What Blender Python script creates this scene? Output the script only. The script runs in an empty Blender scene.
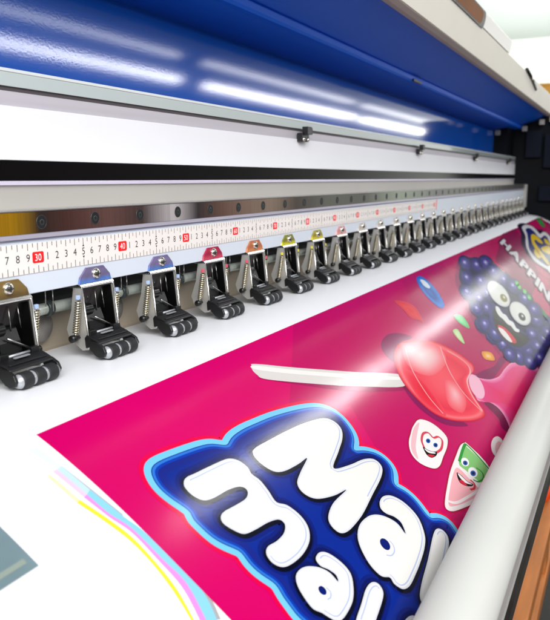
import bpy, bmesh, math, random
from mathutils import Vector, Matrix
from mathutils.geometry import tessellate_polygon
# artwork printed on the media: outlines in centimetres, (along the machine, along the feed)
ART = [
['lettering_backing','stroke','f0004a',[[35.51,20.52],[36.51,20.17],[38.28,20.35],[40.78,20.73],[42.3,21.13],[43.23,21.87],[43.96,21.67],[44.99,21.49],[46.65,21.5],[48.26,21.67],[50.78,21.94],[54.27,22.64],[56.74,23.34],[58.13,24.18],[58.67,25.48],[58.01,27.08],[56.87,27.98],[55.38,28.47],[56.66,29.03],[57.92,30.01],[58.2,31.14],[57.51,32.16],[55.72,32.83],[56.32,33.82],[56.31,35.25],[55.58,36.73],[56.68,37.27],[57.43,38.22],[56.89,39.19],[55.66,40.6],[52.55,41.62],[46.77,42.05],[43.24,41.68],[39.12,39.77],[37.08,37.4],[35.98,35.53],[35.48,33.42],[35.61,32.64],[35.81,31.72],[36.15,30.99],[35.8,29.99],[35.74,28.93],[35.99,28.13],[35.53,27.4],[35.06,26.41],[35.0,25.33],[35.03,24.64],[35.34,24.11],[35.01,22.94],[34.92,21.67]],{'w':0.85,'layer':2}],
['lettering_backing','stroke','79cdf8',[[35.51,20.52],[36.51,20.17],[38.28,20.35],[40.78,20.73],[42.3,21.13],[43.23,21.87],[43.96,21.67],[44.99,21.49],[46.65,21.5],[48.26,21.67],[50.78,21.94],[54.27,22.64],[56.74,23.34],[58.13,24.18],[58.67,25.48],[58.01,27.08],[56.87,27.98],[55.38,28.47],[56.66,29.03],[57.92,30.01],[58.2,31.14],[57.51,32.16],[55.72,32.83],[56.32,33.82],[56.31,35.25],[55.58,36.73],[56.68,37.27],[57.43,38.22],[56.89,39.19],[55.66,40.6],[52.55,41.62],[46.77,42.05],[43.24,41.68],[39.12,39.77],[37.08,37.4],[35.98,35.53],[35.48,33.42],[35.61,32.64],[35.81,31.72],[36.15,30.99],[35.8,29.99],[35.74,28.93],[35.99,28.13],[35.53,27.4],[35.06,26.41],[35.0,25.33],[35.03,24.64],[35.34,24.11],[35.01,22.94],[34.92,21.67]],{'w':0.5,'layer':3}],
['lettering_backing','fill','092a94',[[35.51,20.52],[36.51,20.17],[38.28,20.35],[40.78,20.73],[42.3,21.13],[43.23,21.87],[43.96,21.67],[44.99,21.49],[46.65,21.5],[48.26,21.67],[50.78,21.94],[54.27,22.64],[56.74,23.34],[58.13,24.18],[58.67,25.48],[58.01,27.08],[56.87,27.98],[55.38,28.47],[56.66,29.03],[57.92,30.01],[58.2,31.14],[57.51,32.16],[55.72,32.83],[56.32,33.82],[56.31,35.25],[55.58,36.73],[56.68,37.27],[57.43,38.22],[56.89,39.19],[55.66,40.6],[52.55,41.62],[46.77,42.05],[43.24,41.68],[39.12,39.77],[37.08,37.4],[35.98,35.53],[35.48,33.42],[35.61,32.64],[35.81,31.72],[36.15,30.99],[35.8,29.99],[35.74,28.93],[35.99,28.13],[35.53,27.4],[35.06,26.41],[35.0,25.33],[35.03,24.64],[35.34,24.11],[35.01,22.94],[34.92,21.67]],{'layer':4,'grad':1}],
['lettering_backing','stroke','2f7ad8',[[35.51,20.52],[36.51,20.17],[38.28,20.35],[40.78,20.73],[42.3,21.13],[43.23,21.87],[43.96,21.67],[44.99,21.49],[46.65,21.5],[48.26,21.67],[50.78,21.94],[54.27,22.64],[56.74,23.34],[58.13,24.18],[58.67,25.48],[58.01,27.08],[56.87,27.98],[55.38,28.47],[56.66,29.03],[57.92,30.01],[58.2,31.14],[57.51,32.16],[55.72,32.83],[56.32,33.82],[56.31,35.25],[55.58,36.73],[56.68,37.27],[57.43,38.22],[56.89,39.19],[55.66,40.6],[52.55,41.62],[46.77,42.05],[43.24,41.68],[39.12,39.77],[37.08,37.4],[35.98,35.53],[35.48,33.42],[35.61,32.64],[35.81,31.72],[36.15,30.99],[35.8,29.99],[35.74,28.93],[35.99,28.13],[35.53,27.4],[35.06,26.41],[35.0,25.33],[35.03,24.64],[35.34,24.11],[35.01,22.94],[34.92,21.67]],{'w':0.13,'layer':4.2,'inset':0.2}],
['lettering_backing','stroke','0a3cb4',[[35.51,20.52],[36.51,20.17],[38.28,20.35],[40.78,20.73],[42.3,21.13],[43.23,21.87],[43.96,21.67],[44.99,21.49],[46.65,21.5],[48.26,21.67],[50.78,21.94],[54.27,22.64],[56.74,23.34],[58.13,24.18],[58.67,25.48],[58.01,27.08],[56.87,27.98],[55.38,28.47],[56.66,29.03],[57.92,30.01],[58.2,31.14],[57.51,32.16],[55.72,32.83],[56.32,33.82],[56.31,35.25],[55.58,36.73],[56.68,37.27],[57.43,38.22],[56.89,39.19],[55.66,40.6],[52.55,41.62],[46.77,42.05],[43.24,41.68],[39.12,39.77],[37.08,37.4],[35.98,35.53],[35.48,33.42],[35.61,32.64],[35.81,31.72],[36.15,30.99],[35.8,29.99],[35.74,28.93],[35.99,28.13],[35.53,27.4],[35.06,26.41],[35.0,25.33],[35.03,24.64],[35.34,24.11],[35.01,22.94],[34.92,21.67]],{'w':0.16,'layer':4.4,'inset':0.42}],
['lettering_backing','stroke','16278a',[[35.51,20.52],[36.51,20.17],[38.28,20.35],[40.78,20.73],[42.3,21.13],[43.23,21.87],[43.96,21.67],[44.99,21.49],[46.65,21.5],[48.26,21.67],[50.78,21.94],[54.27,22.64],[56.74,23.34],[58.13,24.18],[58.67,25.48],[58.01,27.08],[56.87,27.98],[55.38,28.47],[56.66,29.03],[57.92,30.01],[58.2,31.14],[57.51,32.16],[55.72,32.83],[56.32,33.82],[56.31,35.25],[55.58,36.73],[56.68,37.27],[57.43,38.22],[56.89,39.19],[55.66,40.6],[52.55,41.62],[46.77,42.05],[43.24,41.68],[39.12,39.77],[37.08,37.4],[35.98,35.53],[35.48,33.42],[35.61,32.64],[35.81,31.72],[36.15,30.99],[35.8,29.99],[35.74,28.93],[35.99,28.13],[35.53,27.4],[35.06,26.41],[35.0,25.33],[35.03,24.64],[35.34,24.11],[35.01,22.94],[34.92,21.67]],{'w':0.28,'layer':4.5,'inset':0.75}],
['letter','stroke','0a1f7a',[[37.03,22.33],[37.59,22.21],[38.38,22.3],[40.37,22.5],[42.11,22.76],[42.83,23.32],[42.98,24.1],[42.72,24.7],[42.85,25.42],[42.62,26.41],[42.3,27.33],[42.93,28.04],[43.11,29.19],[42.7,30.13],[41.68,30.77],[40.16,31.02],[38.62,30.91],[37.71,30.6],[37.33,29.98],[37.53,29.33],[38.18,29.08],[39.21,29.23],[40.33,29.2],[41.11,28.84],[41.04,28.32],[39.97,27.97],[38.44,27.74],[37.39,27.46],[36.92,26.81],[36.71,26.1],[36.99,25.68],[37.63,25.55],[38.75,25.68],[40.11,25.79],[40.83,25.55],[40.96,25.18],[40.56,24.83],[39.49,24.56],[37.96,24.42],[37.0,24.14],[36.6,23.45],[36.65,22.72]],{'w':0.62,'layer':5}],
['letter','stroke','0a1660',[[37.03,22.33],[37.59,22.21],[38.38,22.3],[40.37,22.5],[42.11,22.76],[42.83,23.32],[42.98,24.1],[42.72,24.7],[42.85,25.42],[42.62,26.41],[42.3,27.33],[42.93,28.04],[43.11,29.19],[42.7,30.13],[41.68,30.77],[40.16,31.02],[38.62,30.91],[37.71,30.6],[37.33,29.98],[37.53,29.33],[38.18,29.08],[39.21,29.23],[40.33,29.2],[41.11,28.84],[41.04,28.32],[39.97,27.97],[38.44,27.74],[37.39,27.46],[36.92,26.81],[36.71,26.1],[36.99,25.68],[37.63,25.55],[38.75,25.68],[40.11,25.79],[40.83,25.55],[40.96,25.18],[40.56,24.83],[39.49,24.56],[37.96,24.42],[37.0,24.14],[36.6,23.45],[36.65,22.72]],{'w':0.36,'layer':5.2}],
['letter','stroke','05081e',[[37.03,22.33],[37.59,22.21],[38.38,22.3],[40.37,22.5],[42.11,22.76],[42.83,23.32],[42.98,24.1],[42.72,24.7],[42.85,25.42],[42.62,26.41],[42.3,27.33],[42.93,28.04],[43.11,29.19],[42.7,30.13],[41.68,30.77],[40.16,31.02],[38.62,30.91],[37.71,30.6],[37.33,29.98],[37.53,29.33],[38.18,29.08],[39.21,29.23],[40.33,29.2],[41.11,28.84],[41.04,28.32],[39.97,27.97],[38.44,27.74],[37.39,27.46],[36.92,26.81],[36.71,26.1],[36.99,25.68],[37.63,25.55],[38.75,25.68],[40.11,25.79],[40.83,25.55],[40.96,25.18],[40.56,24.83],[39.49,24.56],[37.96,24.42],[37.0,24.14],[36.6,23.45],[36.65,22.72]],{'w':0.2,'layer':5.4,'shift':[-0.14,0.1]}],
['letter','fill','f6f3ef',[[37.03,22.33],[37.59,22.21],[38.38,22.3],[40.37,22.5],[42.11,22.76],[42.83,23.32],[42.98,24.1],[42.72,24.7],[42.85,25.42],[42.62,26.41],[42.3,27.33],[42.93,28.04],[43.11,29.19],[42.7,30.13],[41.68,30.77],[40.16,31.02],[38.62,30.91],[37.71,30.6],[37.33,29.98],[37.53,29.33],[38.18,29.08],[39.21,29.23],[40.33,29.2],[41.11,28.84],[41.04,28.32],[39.97,27.97],[38.44,27.74],[37.39,27.46],[36.92,26.81],[36.71,26.1],[36.99,25.68],[37.63,25.55],[38.75,25.68],[40.11,25.79],[40.83,25.55],[40.96,25.18],[40.56,24.83],[39.49,24.56],[37.96,24.42],[37.0,24.14],[36.6,23.45],[36.65,22.72]],{'layer':6}],
['letter','stroke','e2e3ec',[[37.03,22.33],[37.59,22.21],[38.38,22.3],[40.37,22.5],[42.11,22.76],[42.83,23.32],[42.98,24.1],[42.72,24.7],[42.85,25.42],[42.62,26.41],[42.3,27.33],[42.93,28.04],[43.11,29.19],[42.7,30.13],[41.68,30.77],[40.16,31.02],[38.62,30.91],[37.71,30.6],[37.33,29.98],[37.53,29.33],[38.18,29.08],[39.21,29.23],[40.33,29.2],[41.11,28.84],[41.04,28.32],[39.97,27.97],[38.44,27.74],[37.39,27.46],[36.92,26.81],[36.71,26.1],[36.99,25.68],[37.63,25.55],[38.75,25.68],[40.11,25.79],[40.83,25.55],[40.96,25.18],[40.56,24.83],[39.49,24.56],[37.96,24.42],[37.0,24.14],[36.6,23.45],[36.65,22.72]],{'w':0.07,'layer':6.3,'inset':0.07}],
['letter','stroke','b9c8ec',[[37.03,22.33],[37.59,22.21],[38.38,22.3],[40.37,22.5],[42.11,22.76],[42.83,23.32],[42.98,24.1],[42.72,24.7],[42.85,25.42],[42.62,26.41],[42.3,27.33],[42.93,28.04],[43.11,29.19],[42.7,30.13],[41.68,30.77],[40.16,31.02],[38.62,30.91],[37.71,30.6],[37.33,29.98],[37.53,29.33],[38.18,29.08],[39.21,29.23],[40.33,29.2],[41.11,28.84],[41.04,28.32],[39.97,27.97],[38.44,27.74],[37.39,27.46],[36.92,26.81],[36.71,26.1],[36.99,25.68],[37.63,25.55],[38.75,25.68],[40.11,25.79],[40.83,25.55],[40.96,25.18],[40.56,24.83],[39.49,24.56],[37.96,24.42],[37.0,24.14],[36.6,23.45],[36.65,22.72]],{'w':0.05,'layer':6.6,'inset':0.3,'half':1}],
['letter','stroke','0a1f7a',[[44.7,23.57],[45.4,23.3],[47.19,23.38],[50.68,23.67],[53.52,24.04],[56.17,24.66],[57.05,25.48],[56.86,26.41],[55.63,27.11],[53.46,27.7],[50.99,28.38],[53.07,29.09],[55.41,29.58],[56.74,30.25],[56.62,31.16],[55.04,31.67],[51.93,32.03],[49.08,32.36],[47.06,32.41],[45.71,32.31],[44.95,32.0],[44.78,31.39],[45.1,30.8],[45.99,30.43],[47.43,30.21],[49.87,30.26],[48.04,29.89],[46.08,29.14],[45.43,28.2],[45.8,27.36],[47.18,26.9],[49.38,26.4],[47.87,26.31],[45.84,26.03],[44.82,25.5],[44.46,24.41]],{'w':0.62,'layer':5}],
['letter','stroke','0a1660',[[44.7,23.57],[45.4,23.3],[47.19,23.38],[50.68,23.67],[53.52,24.04],[56.17,24.66],[57.05,25.48],[56.86,26.41],[55.63,27.11],[53.46,27.7],[50.99,28.38],[53.07,29.09],[55.41,29.58],[56.74,30.25],[56.62,31.16],[55.04,31.67],[51.93,32.03],[49.08,32.36],[47.06,32.41],[45.71,32.31],[44.95,32.0],[44.78,31.39],[45.1,30.8],[45.99,30.43],[47.43,30.21],[49.87,30.26],[48.04,29.89],[46.08,29.14],[45.43,28.2],[45.8,27.36],[47.18,26.9],[49.38,26.4],[47.87,26.31],[45.84,26.03],[44.82,25.5],[44.46,24.41]],{'w':0.36,'layer':5.2}],
['letter','stroke','05081e',[[44.7,23.57],[45.4,23.3],[47.19,23.38],[50.68,23.67],[53.52,24.04],[56.17,24.66],[57.05,25.48],[56.86,26.41],[55.63,27.11],[53.46,27.7],[50.99,28.38],[53.07,29.09],[55.41,29.58],[56.74,30.25],[56.62,31.16],[55.04,31.67],[51.93,32.03],[49.08,32.36],[47.06,32.41],[45.71,32.31],[44.95,32.0],[44.78,31.39],[45.1,30.8],[45.99,30.43],[47.43,30.21],[49.87,30.26],[48.04,29.89],[46.08,29.14],[45.43,28.2],[45.8,27.36],[47.18,26.9],[49.38,26.4],[47.87,26.31],[45.84,26.03],[44.82,25.5],[44.46,24.41]],{'w':0.2,'layer':5.4,'shift':[-0.14,0.1]}],
['letter','fill','f6f3ef',[[44.7,23.57],[45.4,23.3],[47.19,23.38],[50.68,23.67],[53.52,24.04],[56.17,24.66],[57.05,25.48],[56.86,26.41],[55.63,27.11],[53.46,27.7],[50.99,28.38],[53.07,29.09],[55.41,29.58],[56.74,30.25],[56.62,31.16],[55.04,31.67],[51.93,32.03],[49.08,32.36],[47.06,32.41],[45.71,32.31],[44.95,32.0],[44.78,31.39],[45.1,30.8],[45.99,30.43],[47.43,30.21],[49.87,30.26],[48.04,29.89],[46.08,29.14],[45.43,28.2],[45.8,27.36],[47.18,26.9],[49.38,26.4],[47.87,26.31],[45.84,26.03],[44.82,25.5],[44.46,24.41]],{'layer':6}],
['letter','stroke','e2e3ec',[[44.7,23.57],[45.4,23.3],[47.19,23.38],[50.68,23.67],[53.52,24.04],[56.17,24.66],[57.05,25.48],[56.86,26.41],[55.63,27.11],[53.46,27.7],[50.99,28.38],[53.07,29.09],[55.41,29.58],[56.74,30.25],[56.62,31.16],[55.04,31.67],[51.93,32.03],[49.08,32.36],[47.06,32.41],[45.71,32.31],[44.95,32.0],[44.78,31.39],[45.1,30.8],[45.99,30.43],[47.43,30.21],[49.87,30.26],[48.04,29.89],[46.08,29.14],[45.43,28.2],[45.8,27.36],[47.18,26.9],[49.38,26.4],[47.87,26.31],[45.84,26.03],[44.82,25.5],[44.46,24.41]],{'w':0.07,'layer':6.3,'inset':0.07}],
['letter','stroke','b9c8ec',[[44.7,23.57],[45.4,23.3],[47.19,23.38],[50.68,23.67],[53.52,24.04],[56.17,24.66],[57.05,25.48],[56.86,26.41],[55.63,27.11],[53.46,27.7],[50.99,28.38],[53.07,29.09],[55.41,29.58],[56.74,30.25],[56.62,31.16],[55.04,31.67],[51.93,32.03],[49.08,32.36],[47.06,32.41],[45.71,32.31],[44.95,32.0],[44.78,31.39],[45.1,30.8],[45.99,30.43],[47.43,30.21],[49.87,30.26],[48.04,29.89],[46.08,29.14],[45.43,28.2],[45.8,27.36],[47.18,26.9],[49.38,26.4],[47.87,26.31],[45.84,26.03],[44.82,25.5],[44.46,24.41]],{'w':0.05,'layer':6.6,'inset':0.3,'half':1}],
['letter','stroke','0a1f7a',[[51.99,32.81],[52.98,32.75],[54.05,33.26],[54.63,34.43],[54.37,35.92],[53.01,37.07],[51.52,37.56],[49.46,37.83],[47.93,37.94],[46.23,37.98],[45.29,37.68],[45.01,37.01],[45.2,36.52],[44.59,35.96],[44.63,34.94],[45.27,33.84],[46.16,33.09],[47.53,32.69],[49.14,32.79],[50.24,33.22],[51.02,33.98],[51.37,34.87],[51.08,35.79],[51.85,35.1],[51.81,34.39],[51.34,33.75],[51.33,33.19]],{'w':0.62,'layer':5}],
['letter','stroke','0a1660',[[51.99,32.81],[52.98,32.75],[54.05,33.26],[54.63,34.43],[54.37,35.92],[53.01,37.07],[51.52,37.56],[49.46,37.83],[47.93,37.94],[46.23,37.98],[45.29,37.68],[45.01,37.01],[45.2,36.52],[44.59,35.96],[44.63,34.94],[45.27,33.84],[46.16,33.09],[47.53,32.69],[49.14,32.79],[50.24,33.22],[51.02,33.98],[51.37,34.87],[51.08,35.79],[51.85,35.1],[51.81,34.39],[51.34,33.75],[51.33,33.19]],{'w':0.36,'layer':5.2}],
['letter','stroke','05081e',[[51.99,32.81],[52.98,32.75],[54.05,33.26],[54.63,34.43],[54.37,35.92],[53.01,37.07],[51.52,37.56],[49.46,37.83],[47.93,37.94],[46.23,37.98],[45.29,37.68],[45.01,37.01],[45.2,36.52],[44.59,35.96],[44.63,34.94],[45.27,33.84],[46.16,33.09],[47.53,32.69],[49.14,32.79],[50.24,33.22],[51.02,33.98],[51.37,34.87],[51.08,35.79],[51.85,35.1],[51.81,34.39],[51.34,33.75],[51.33,33.19]],{'w':0.2,'layer':5.4,'shift':[-0.14,0.1]}],
['letter','fill','f6f3ef',[[51.99,32.81],[52.98,32.75],[54.05,33.26],[54.63,34.43],[54.37,35.92],[53.01,37.07],[51.52,37.56],[49.46,37.83],[47.93,37.94],[46.23,37.98],[45.29,37.68],[45.01,37.01],[45.2,36.52],[44.59,35.96],[44.63,34.94],[45.27,33.84],[46.16,33.09],[47.53,32.69],[49.14,32.79],[50.24,33.22],[51.02,33.98],[51.37,34.87],[51.08,35.79],[51.85,35.1],[51.81,34.39],[51.34,33.75],[51.33,33.19]],{'layer':6}],
['letter','stroke','e2e3ec',[[51.99,32.81],[52.98,32.75],[54.05,33.26],[54.63,34.43],[54.37,35.92],[53.01,37.07],[51.52,37.56],[49.46,37.83],[47.93,37.94],[46.23,37.98],[45.29,37.68],[45.01,37.01],[45.2,36.52],[44.59,35.96],[44.63,34.94],[45.27,33.84],[46.16,33.09],[47.53,32.69],[49.14,32.79],[50.24,33.22],[51.02,33.98],[51.37,34.87],[51.08,35.79],[51.85,35.1],[51.81,34.39],[51.34,33.75],[51.33,33.19]],{'w':0.07,'layer':6.3,'inset':0.07}],
['letter','stroke','b9c8ec',[[51.99,32.81],[52.98,32.75],[54.05,33.26],[54.63,34.43],[54.37,35.92],[53.01,37.07],[51.52,37.56],[49.46,37.83],[47.93,37.94],[46.23,37.98],[45.29,37.68],[45.01,37.01],[45.2,36.52],[44.59,35.96],[44.63,34.94],[45.27,33.84],[46.16,33.09],[47.53,32.69],[49.14,32.79],[50.24,33.22],[51.02,33.98],[51.37,34.87],[51.08,35.79],[51.85,35.1],[51.81,34.39],[51.34,33.75],[51.33,33.19]],{'w':0.05,'layer':6.6,'inset':0.3,'half':1}],
['letter','stroke','0a1f7a',[[40.77,31.83],[41.6,31.78],[42.2,32.28],[42.47,33.33],[42.27,34.21],[41.43,34.84],[40.38,35.28],[39.25,35.42],[38.18,35.39],[37.67,35.1],[37.44,34.67],[37.27,34.19],[36.95,33.57],[37.17,32.64],[37.55,31.95],[38.12,31.56],[38.91,31.53],[39.68,31.82],[40.4,32.44],[40.73,33.13],[40.67,33.85],[41.02,33.5],[40.88,32.9],[40.56,32.36]],{'w':0.62,'layer':5}],
['letter','stroke','0a1660',[[40.77,31.83],[41.6,31.78],[42.2,32.28],[42.47,33.33],[42.27,34.21],[41.43,34.84],[40.38,35.28],[39.25,35.42],[38.18,35.39],[37.67,35.1],[37.44,34.67],[37.27,34.19],[36.95,33.57],[37.17,32.64],[37.55,31.95],[38.12,31.56],[38.91,31.53],[39.68,31.82],[40.4,32.44],[40.73,33.13],[40.67,33.85],[41.02,33.5],[40.88,32.9],[40.56,32.36]],{'w':0.36,'layer':5.2}],
['letter','stroke','05081e',[[40.77,31.83],[41.6,31.78],[42.2,32.28],[42.47,33.33],[42.27,34.21],[41.43,34.84],[40.38,35.28],[39.25,35.42],[38.18,35.39],[37.67,35.1],[37.44,34.67],[37.27,34.19],[36.95,33.57],[37.17,32.64],[37.55,31.95],[38.12,31.56],[38.91,31.53],[39.68,31.82],[40.4,32.44],[40.73,33.13],[40.67,33.85],[41.02,33.5],[40.88,32.9],[40.56,32.36]],{'w':0.2,'layer':5.4,'shift':[-0.14,0.1]}],
['letter','fill','f6f3ef',[[40.77,31.83],[41.6,31.78],[42.2,32.28],[42.47,33.33],[42.27,34.21],[41.43,34.84],[40.38,35.28],[39.25,35.42],[38.18,35.39],[37.67,35.1],[37.44,34.67],[37.27,34.19],[36.95,33.57],[37.17,32.64],[37.55,31.95],[38.12,31.56],[38.91,31.53],[39.68,31.82],[40.4,32.44],[40.73,33.13],[40.67,33.85],[41.02,33.5],[40.88,32.9],[40.56,32.36]],{'layer':6}],
['letter','stroke','e2e3ec',[[40.77,31.83],[41.6,31.78],[42.2,32.28],[42.47,33.33],[42.27,34.21],[41.43,34.84],[40.38,35.28],[39.25,35.42],[38.18,35.39],[37.67,35.1],[37.44,34.67],[37.27,34.19],[36.95,33.57],[37.17,32.64],[37.55,31.95],[38.12,31.56],[38.91,31.53],[39.68,31.82],[40.4,32.44],[40.73,33.13],[40.67,33.85],[41.02,33.5],[40.88,32.9],[40.56,32.36]],{'w':0.07,'layer':6.3,'inset':0.07}],
['letter','stroke','b9c8ec',[[40.77,31.83],[41.6,31.78],[42.2,32.28],[42.47,33.33],[42.27,34.21],[41.43,34.84],[40.38,35.28],[39.25,35.42],[38.18,35.39],[37.67,35.1],[37.44,34.67],[37.27,34.19],[36.95,33.57],[37.17,32.64],[37.55,31.95],[38.12,31.56],[38.91,31.53],[39.68,31.82],[40.4,32.44],[40.73,33.13],[40.67,33.85],[41.02,33.5],[40.88,32.9],[40.56,32.36]],{'w':0.05,'layer':6.6,'inset':0.3,'half':1}],
['letter','stroke','0a1f7a',[[53.99,37.66],[55.22,37.72],[55.62,38.28],[55.16,38.88],[53.56,39.28],[49.26,39.93],[46.74,40.24],[45.66,39.86],[45.87,39.07],[47.37,38.65],[50.54,38.22]],{'w':0.62,'layer':5}],
['letter','stroke','0a1660',[[53.99,37.66],[55.22,37.72],[55.62,38.28],[55.16,38.88],[53.56,39.28],[49.26,39.93],[46.74,40.24],[45.66,39.86],[45.87,39.07],[47.37,38.65],[50.54,38.22]],{'w':0.36,'layer':5.2}],
['letter','stroke','05081e',[[53.99,37.66],[55.22,37.72],[55.62,38.28],[55.16,38.88],[53.56,39.28],[49.26,39.93],[46.74,40.24],[45.66,39.86],[45.87,39.07],[47.37,38.65],[50.54,38.22]],{'w':0.2,'layer':5.4,'shift':[-0.14,0.1]}],
['letter','fill','f6f3ef',[[53.99,37.66],[55.22,37.72],[55.62,38.28],[55.16,38.88],[53.56,39.28],[49.26,39.93],[46.74,40.24],[45.66,39.86],[45.87,39.07],[47.37,38.65],[50.54,38.22]],{'layer':6}],
['letter','stroke','e2e3ec',[[53.99,37.66],[55.22,37.72],[55.62,38.28],[55.16,38.88],[53.56,39.28],[49.26,39.93],[46.74,40.24],[45.66,39.86],[45.87,39.07],[47.37,38.65],[50.54,38.22]],{'w':0.07,'layer':6.3,'inset':0.07}],
['letter','stroke','b9c8ec',[[53.99,37.66],[55.22,37.72],[55.62,38.28],[55.16,38.88],[53.56,39.28],[49.26,39.93],[46.74,40.24],[45.66,39.86],[45.87,39.07],[47.37,38.65],[50.54,38.22]],{'w':0.05,'layer':6.6,'inset':0.3,'half':1}],
['letter','stroke','0a1f7a',[[39.1,36.13],[40.69,35.87],[42.23,35.59],[43.21,35.66],[43.66,36.05],[43.43,36.6],[42.59,36.88],[40.53,37.17],[38.35,37.49],[37.41,37.25],[37.14,36.65]],{'w':0.62,'layer':5}],
['letter','stroke','0a1660',[[39.1,36.13],[40.69,35.87],[42.23,35.59],[43.21,35.66],[43.66,36.05],[43.43,36.6],[42.59,36.88],[40.53,37.17],[38.35,37.49],[37.41,37.25],[37.14,36.65]],{'w':0.36,'layer':5.2}],
['letter','stroke','05081e',[[39.1,36.13],[40.69,35.87],[42.23,35.59],[43.21,35.66],[43.66,36.05],[43.43,36.6],[42.59,36.88],[40.53,37.17],[38.35,37.49],[37.41,37.25],[37.14,36.65]],{'w':0.2,'layer':5.4,'shift':[-0.14,0.1]}],
['letter','fill','f6f3ef',[[39.1,36.13],[40.69,35.87],[42.23,35.59],[43.21,35.66],[43.66,36.05],[43.43,36.6],[42.59,36.88],[40.53,37.17],[38.35,37.49],[37.41,37.25],[37.14,36.65]],{'layer':6}],
['letter','stroke','e2e3ec',[[39.1,36.13],[40.69,35.87],[42.23,35.59],[43.21,35.66],[43.66,36.05],[43.43,36.6],[42.59,36.88],[40.53,37.17],[38.35,37.49],[37.41,37.25],[37.14,36.65]],{'w':0.07,'layer':6.3,'inset':0.07}],
['letter','stroke','b9c8ec',[[39.1,36.13],[40.69,35.87],[42.23,35.59],[43.21,35.66],[43.66,36.05],[43.43,36.6],[42.59,36.88],[40.53,37.17],[38.35,37.49],[37.41,37.25],[37.14,36.65]],{'w':0.05,'layer':6.6,'inset':0.3,'half':1}],
['letter','stroke','0a1f7a',[[41.23,39.31],[42.09,38.91],[43.05,38.82],[43.87,39.14],[43.78,39.61],[42.79,39.95],[41.23,40.16]],{'w':0.62,'layer':5}],
['letter','stroke','0a1660',[[41.23,39.31],[42.09,38.91],[43.05,38.82],[43.87,39.14],[43.78,39.61],[42.79,39.95],[41.23,40.16]],{'w':0.36,'layer':5.2}],
['letter','stroke','05081e',[[41.23,39.31],[42.09,38.91],[43.05,38.82],[43.87,39.14],[43.78,39.61],[42.79,39.95],[41.23,40.16]],{'w':0.2,'layer':5.4,'shift':[-0.14,0.1]}],
['letter','fill','f6f3ef',[[41.23,39.31],[42.09,38.91],[43.05,38.82],[43.87,39.14],[43.78,39.61],[42.79,39.95],[41.23,40.16]],{'layer':6}],
['letter','stroke','e2e3ec',[[41.23,39.31],[42.09,38.91],[43.05,38.82],[43.87,39.14],[43.78,39.61],[42.79,39.95],[41.23,40.16]],{'w':0.07,'layer':6.3,'inset':0.07}],
['letter','stroke','b9c8ec',[[41.23,39.31],[42.09,38.91],[43.05,38.82],[43.87,39.14],[43.78,39.61],[42.79,39.95],[41.23,40.16]],{'w':0.05,'layer':6.6,'inset':0.3,'half':1}],
['letter','fill','0a1c70',[[47.78,35.44],[47.59,35.37],[47.45,35.24],[47.39,35.07],[47.41,34.89],[47.51,34.72],[47.68,34.59],[47.88,34.52],[48.1,34.52],[48.29,34.59],[48.43,34.72],[48.49,34.89],[48.47,35.07],[48.37,35.24],[48.2,35.37],[47.99,35.44]],{'layer':7}],
['letter','fill','0a1c70',[[38.8,33.72],[38.68,33.67],[38.59,33.59],[38.54,33.48],[38.54,33.36],[38.59,33.24],[38.68,33.15],[38.8,33.1],[38.92,33.1],[39.04,33.14],[39.13,33.22],[39.18,33.33],[39.18,33.46],[39.14,33.57],[39.04,33.66],[38.93,33.71]],{'layer':7}],
['letter','stroke','b9c8ec',[[48.73,35.09],[48.6,35.53],[48.09,35.82],[47.41,35.8],[46.99,35.48]],{'w':0.05,'layer':7,'open':1}],
['letter','stroke','b9c8ec',[[39.33,33.47],[39.33,33.86],[38.93,34.06],[38.57,33.98]],{'w':0.05,'layer':7,'open':1}],
['background_facet','fill','cc0064',[[69.12,14.32],[304.89,13.9],[290.03,19.07],[142.79,37.66],[80.57,38.92],[50.8,38.38],[56.56,32.68],[61.75,25.21],[53.9,21.97]],{'layer':1,'sharp':1}],
['background_facet','fill','c20060',[[136.71,14.32],[117.54,25.28],[101.8,44.04],[82.37,41.41],[92.99,23.18],[109.46,14.32]],{'layer':1.3,'sharp':1}],
['background_facet','fill','d20064',[[59.96,34.73],[55.75,36.88],[57.41,38.09],[60.49,39.78],[59.67,38.32],[60.23,37.15]],{'layer':1.4,'sharp':1}],
['background_facet','fill','9c0056',[[235.44,13.9],[186.62,29.35],[154.26,31.43],[167.29,19.92],[209.35,13.96]],{'layer':1.6,'sharp':1}],
['lollipop','fill','8e005a',[[78.03,22.77],[79.96,21.72],[83.47,21.27],[86.55,21.84],[88.66,23.32],[85.48,23.32],[81.23,23.48],[77.74,24.49]],{'layer':2}],
['lollipop','fill','8e005a',[[74.75,26.18],[72.61,28.64],[72.15,30.83],[73.41,33.26],[77.36,35.18],[76.64,33.57],[74.11,30.87],[75.16,28.02]],{'layer':2}],
['lollipop','fill','a8005a',[[54.14,18.08],[58.28,20.85],[64.13,24.13],[72.29,27.38],[73.36,26.98],[58.76,20.6]],{'layer':2}],
['lollipop','fill','7a0048',[[86.67,35.23],[88.81,36.29],[88.99,37.64],[86.93,39.26],[84.64,40.13],[84.04,38.5],[85.8,37.54]],{'layer':2}],
['lollipop','fill','8e005a',[[91.94,32.4],[94.95,34.3],[103.96,34.45],[109.26,34.49],[106.93,33.48],[101.44,33.57],[96.09,32.71]],{'layer':2}],
['lollipop','fill','e6e0dc',[[55.47,16.76],[56.28,16.8],[60.85,19.25],[68.65,22.94],[76.21,26.22],[73.78,27.25],[65.87,24.12],[61.91,22.32],[57.51,20.08],[54.89,18.54],[54.7,17.86],[54.88,17.23]],{'layer':3}],
['lollipop','fill','fbf8f4',[[55.76,16.88],[60.42,19.48],[68.05,23.15],[75.63,26.43],[75.06,26.64],[67.36,23.46],[59.74,19.84],[55.58,17.45]],{'layer':3.6}],
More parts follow.
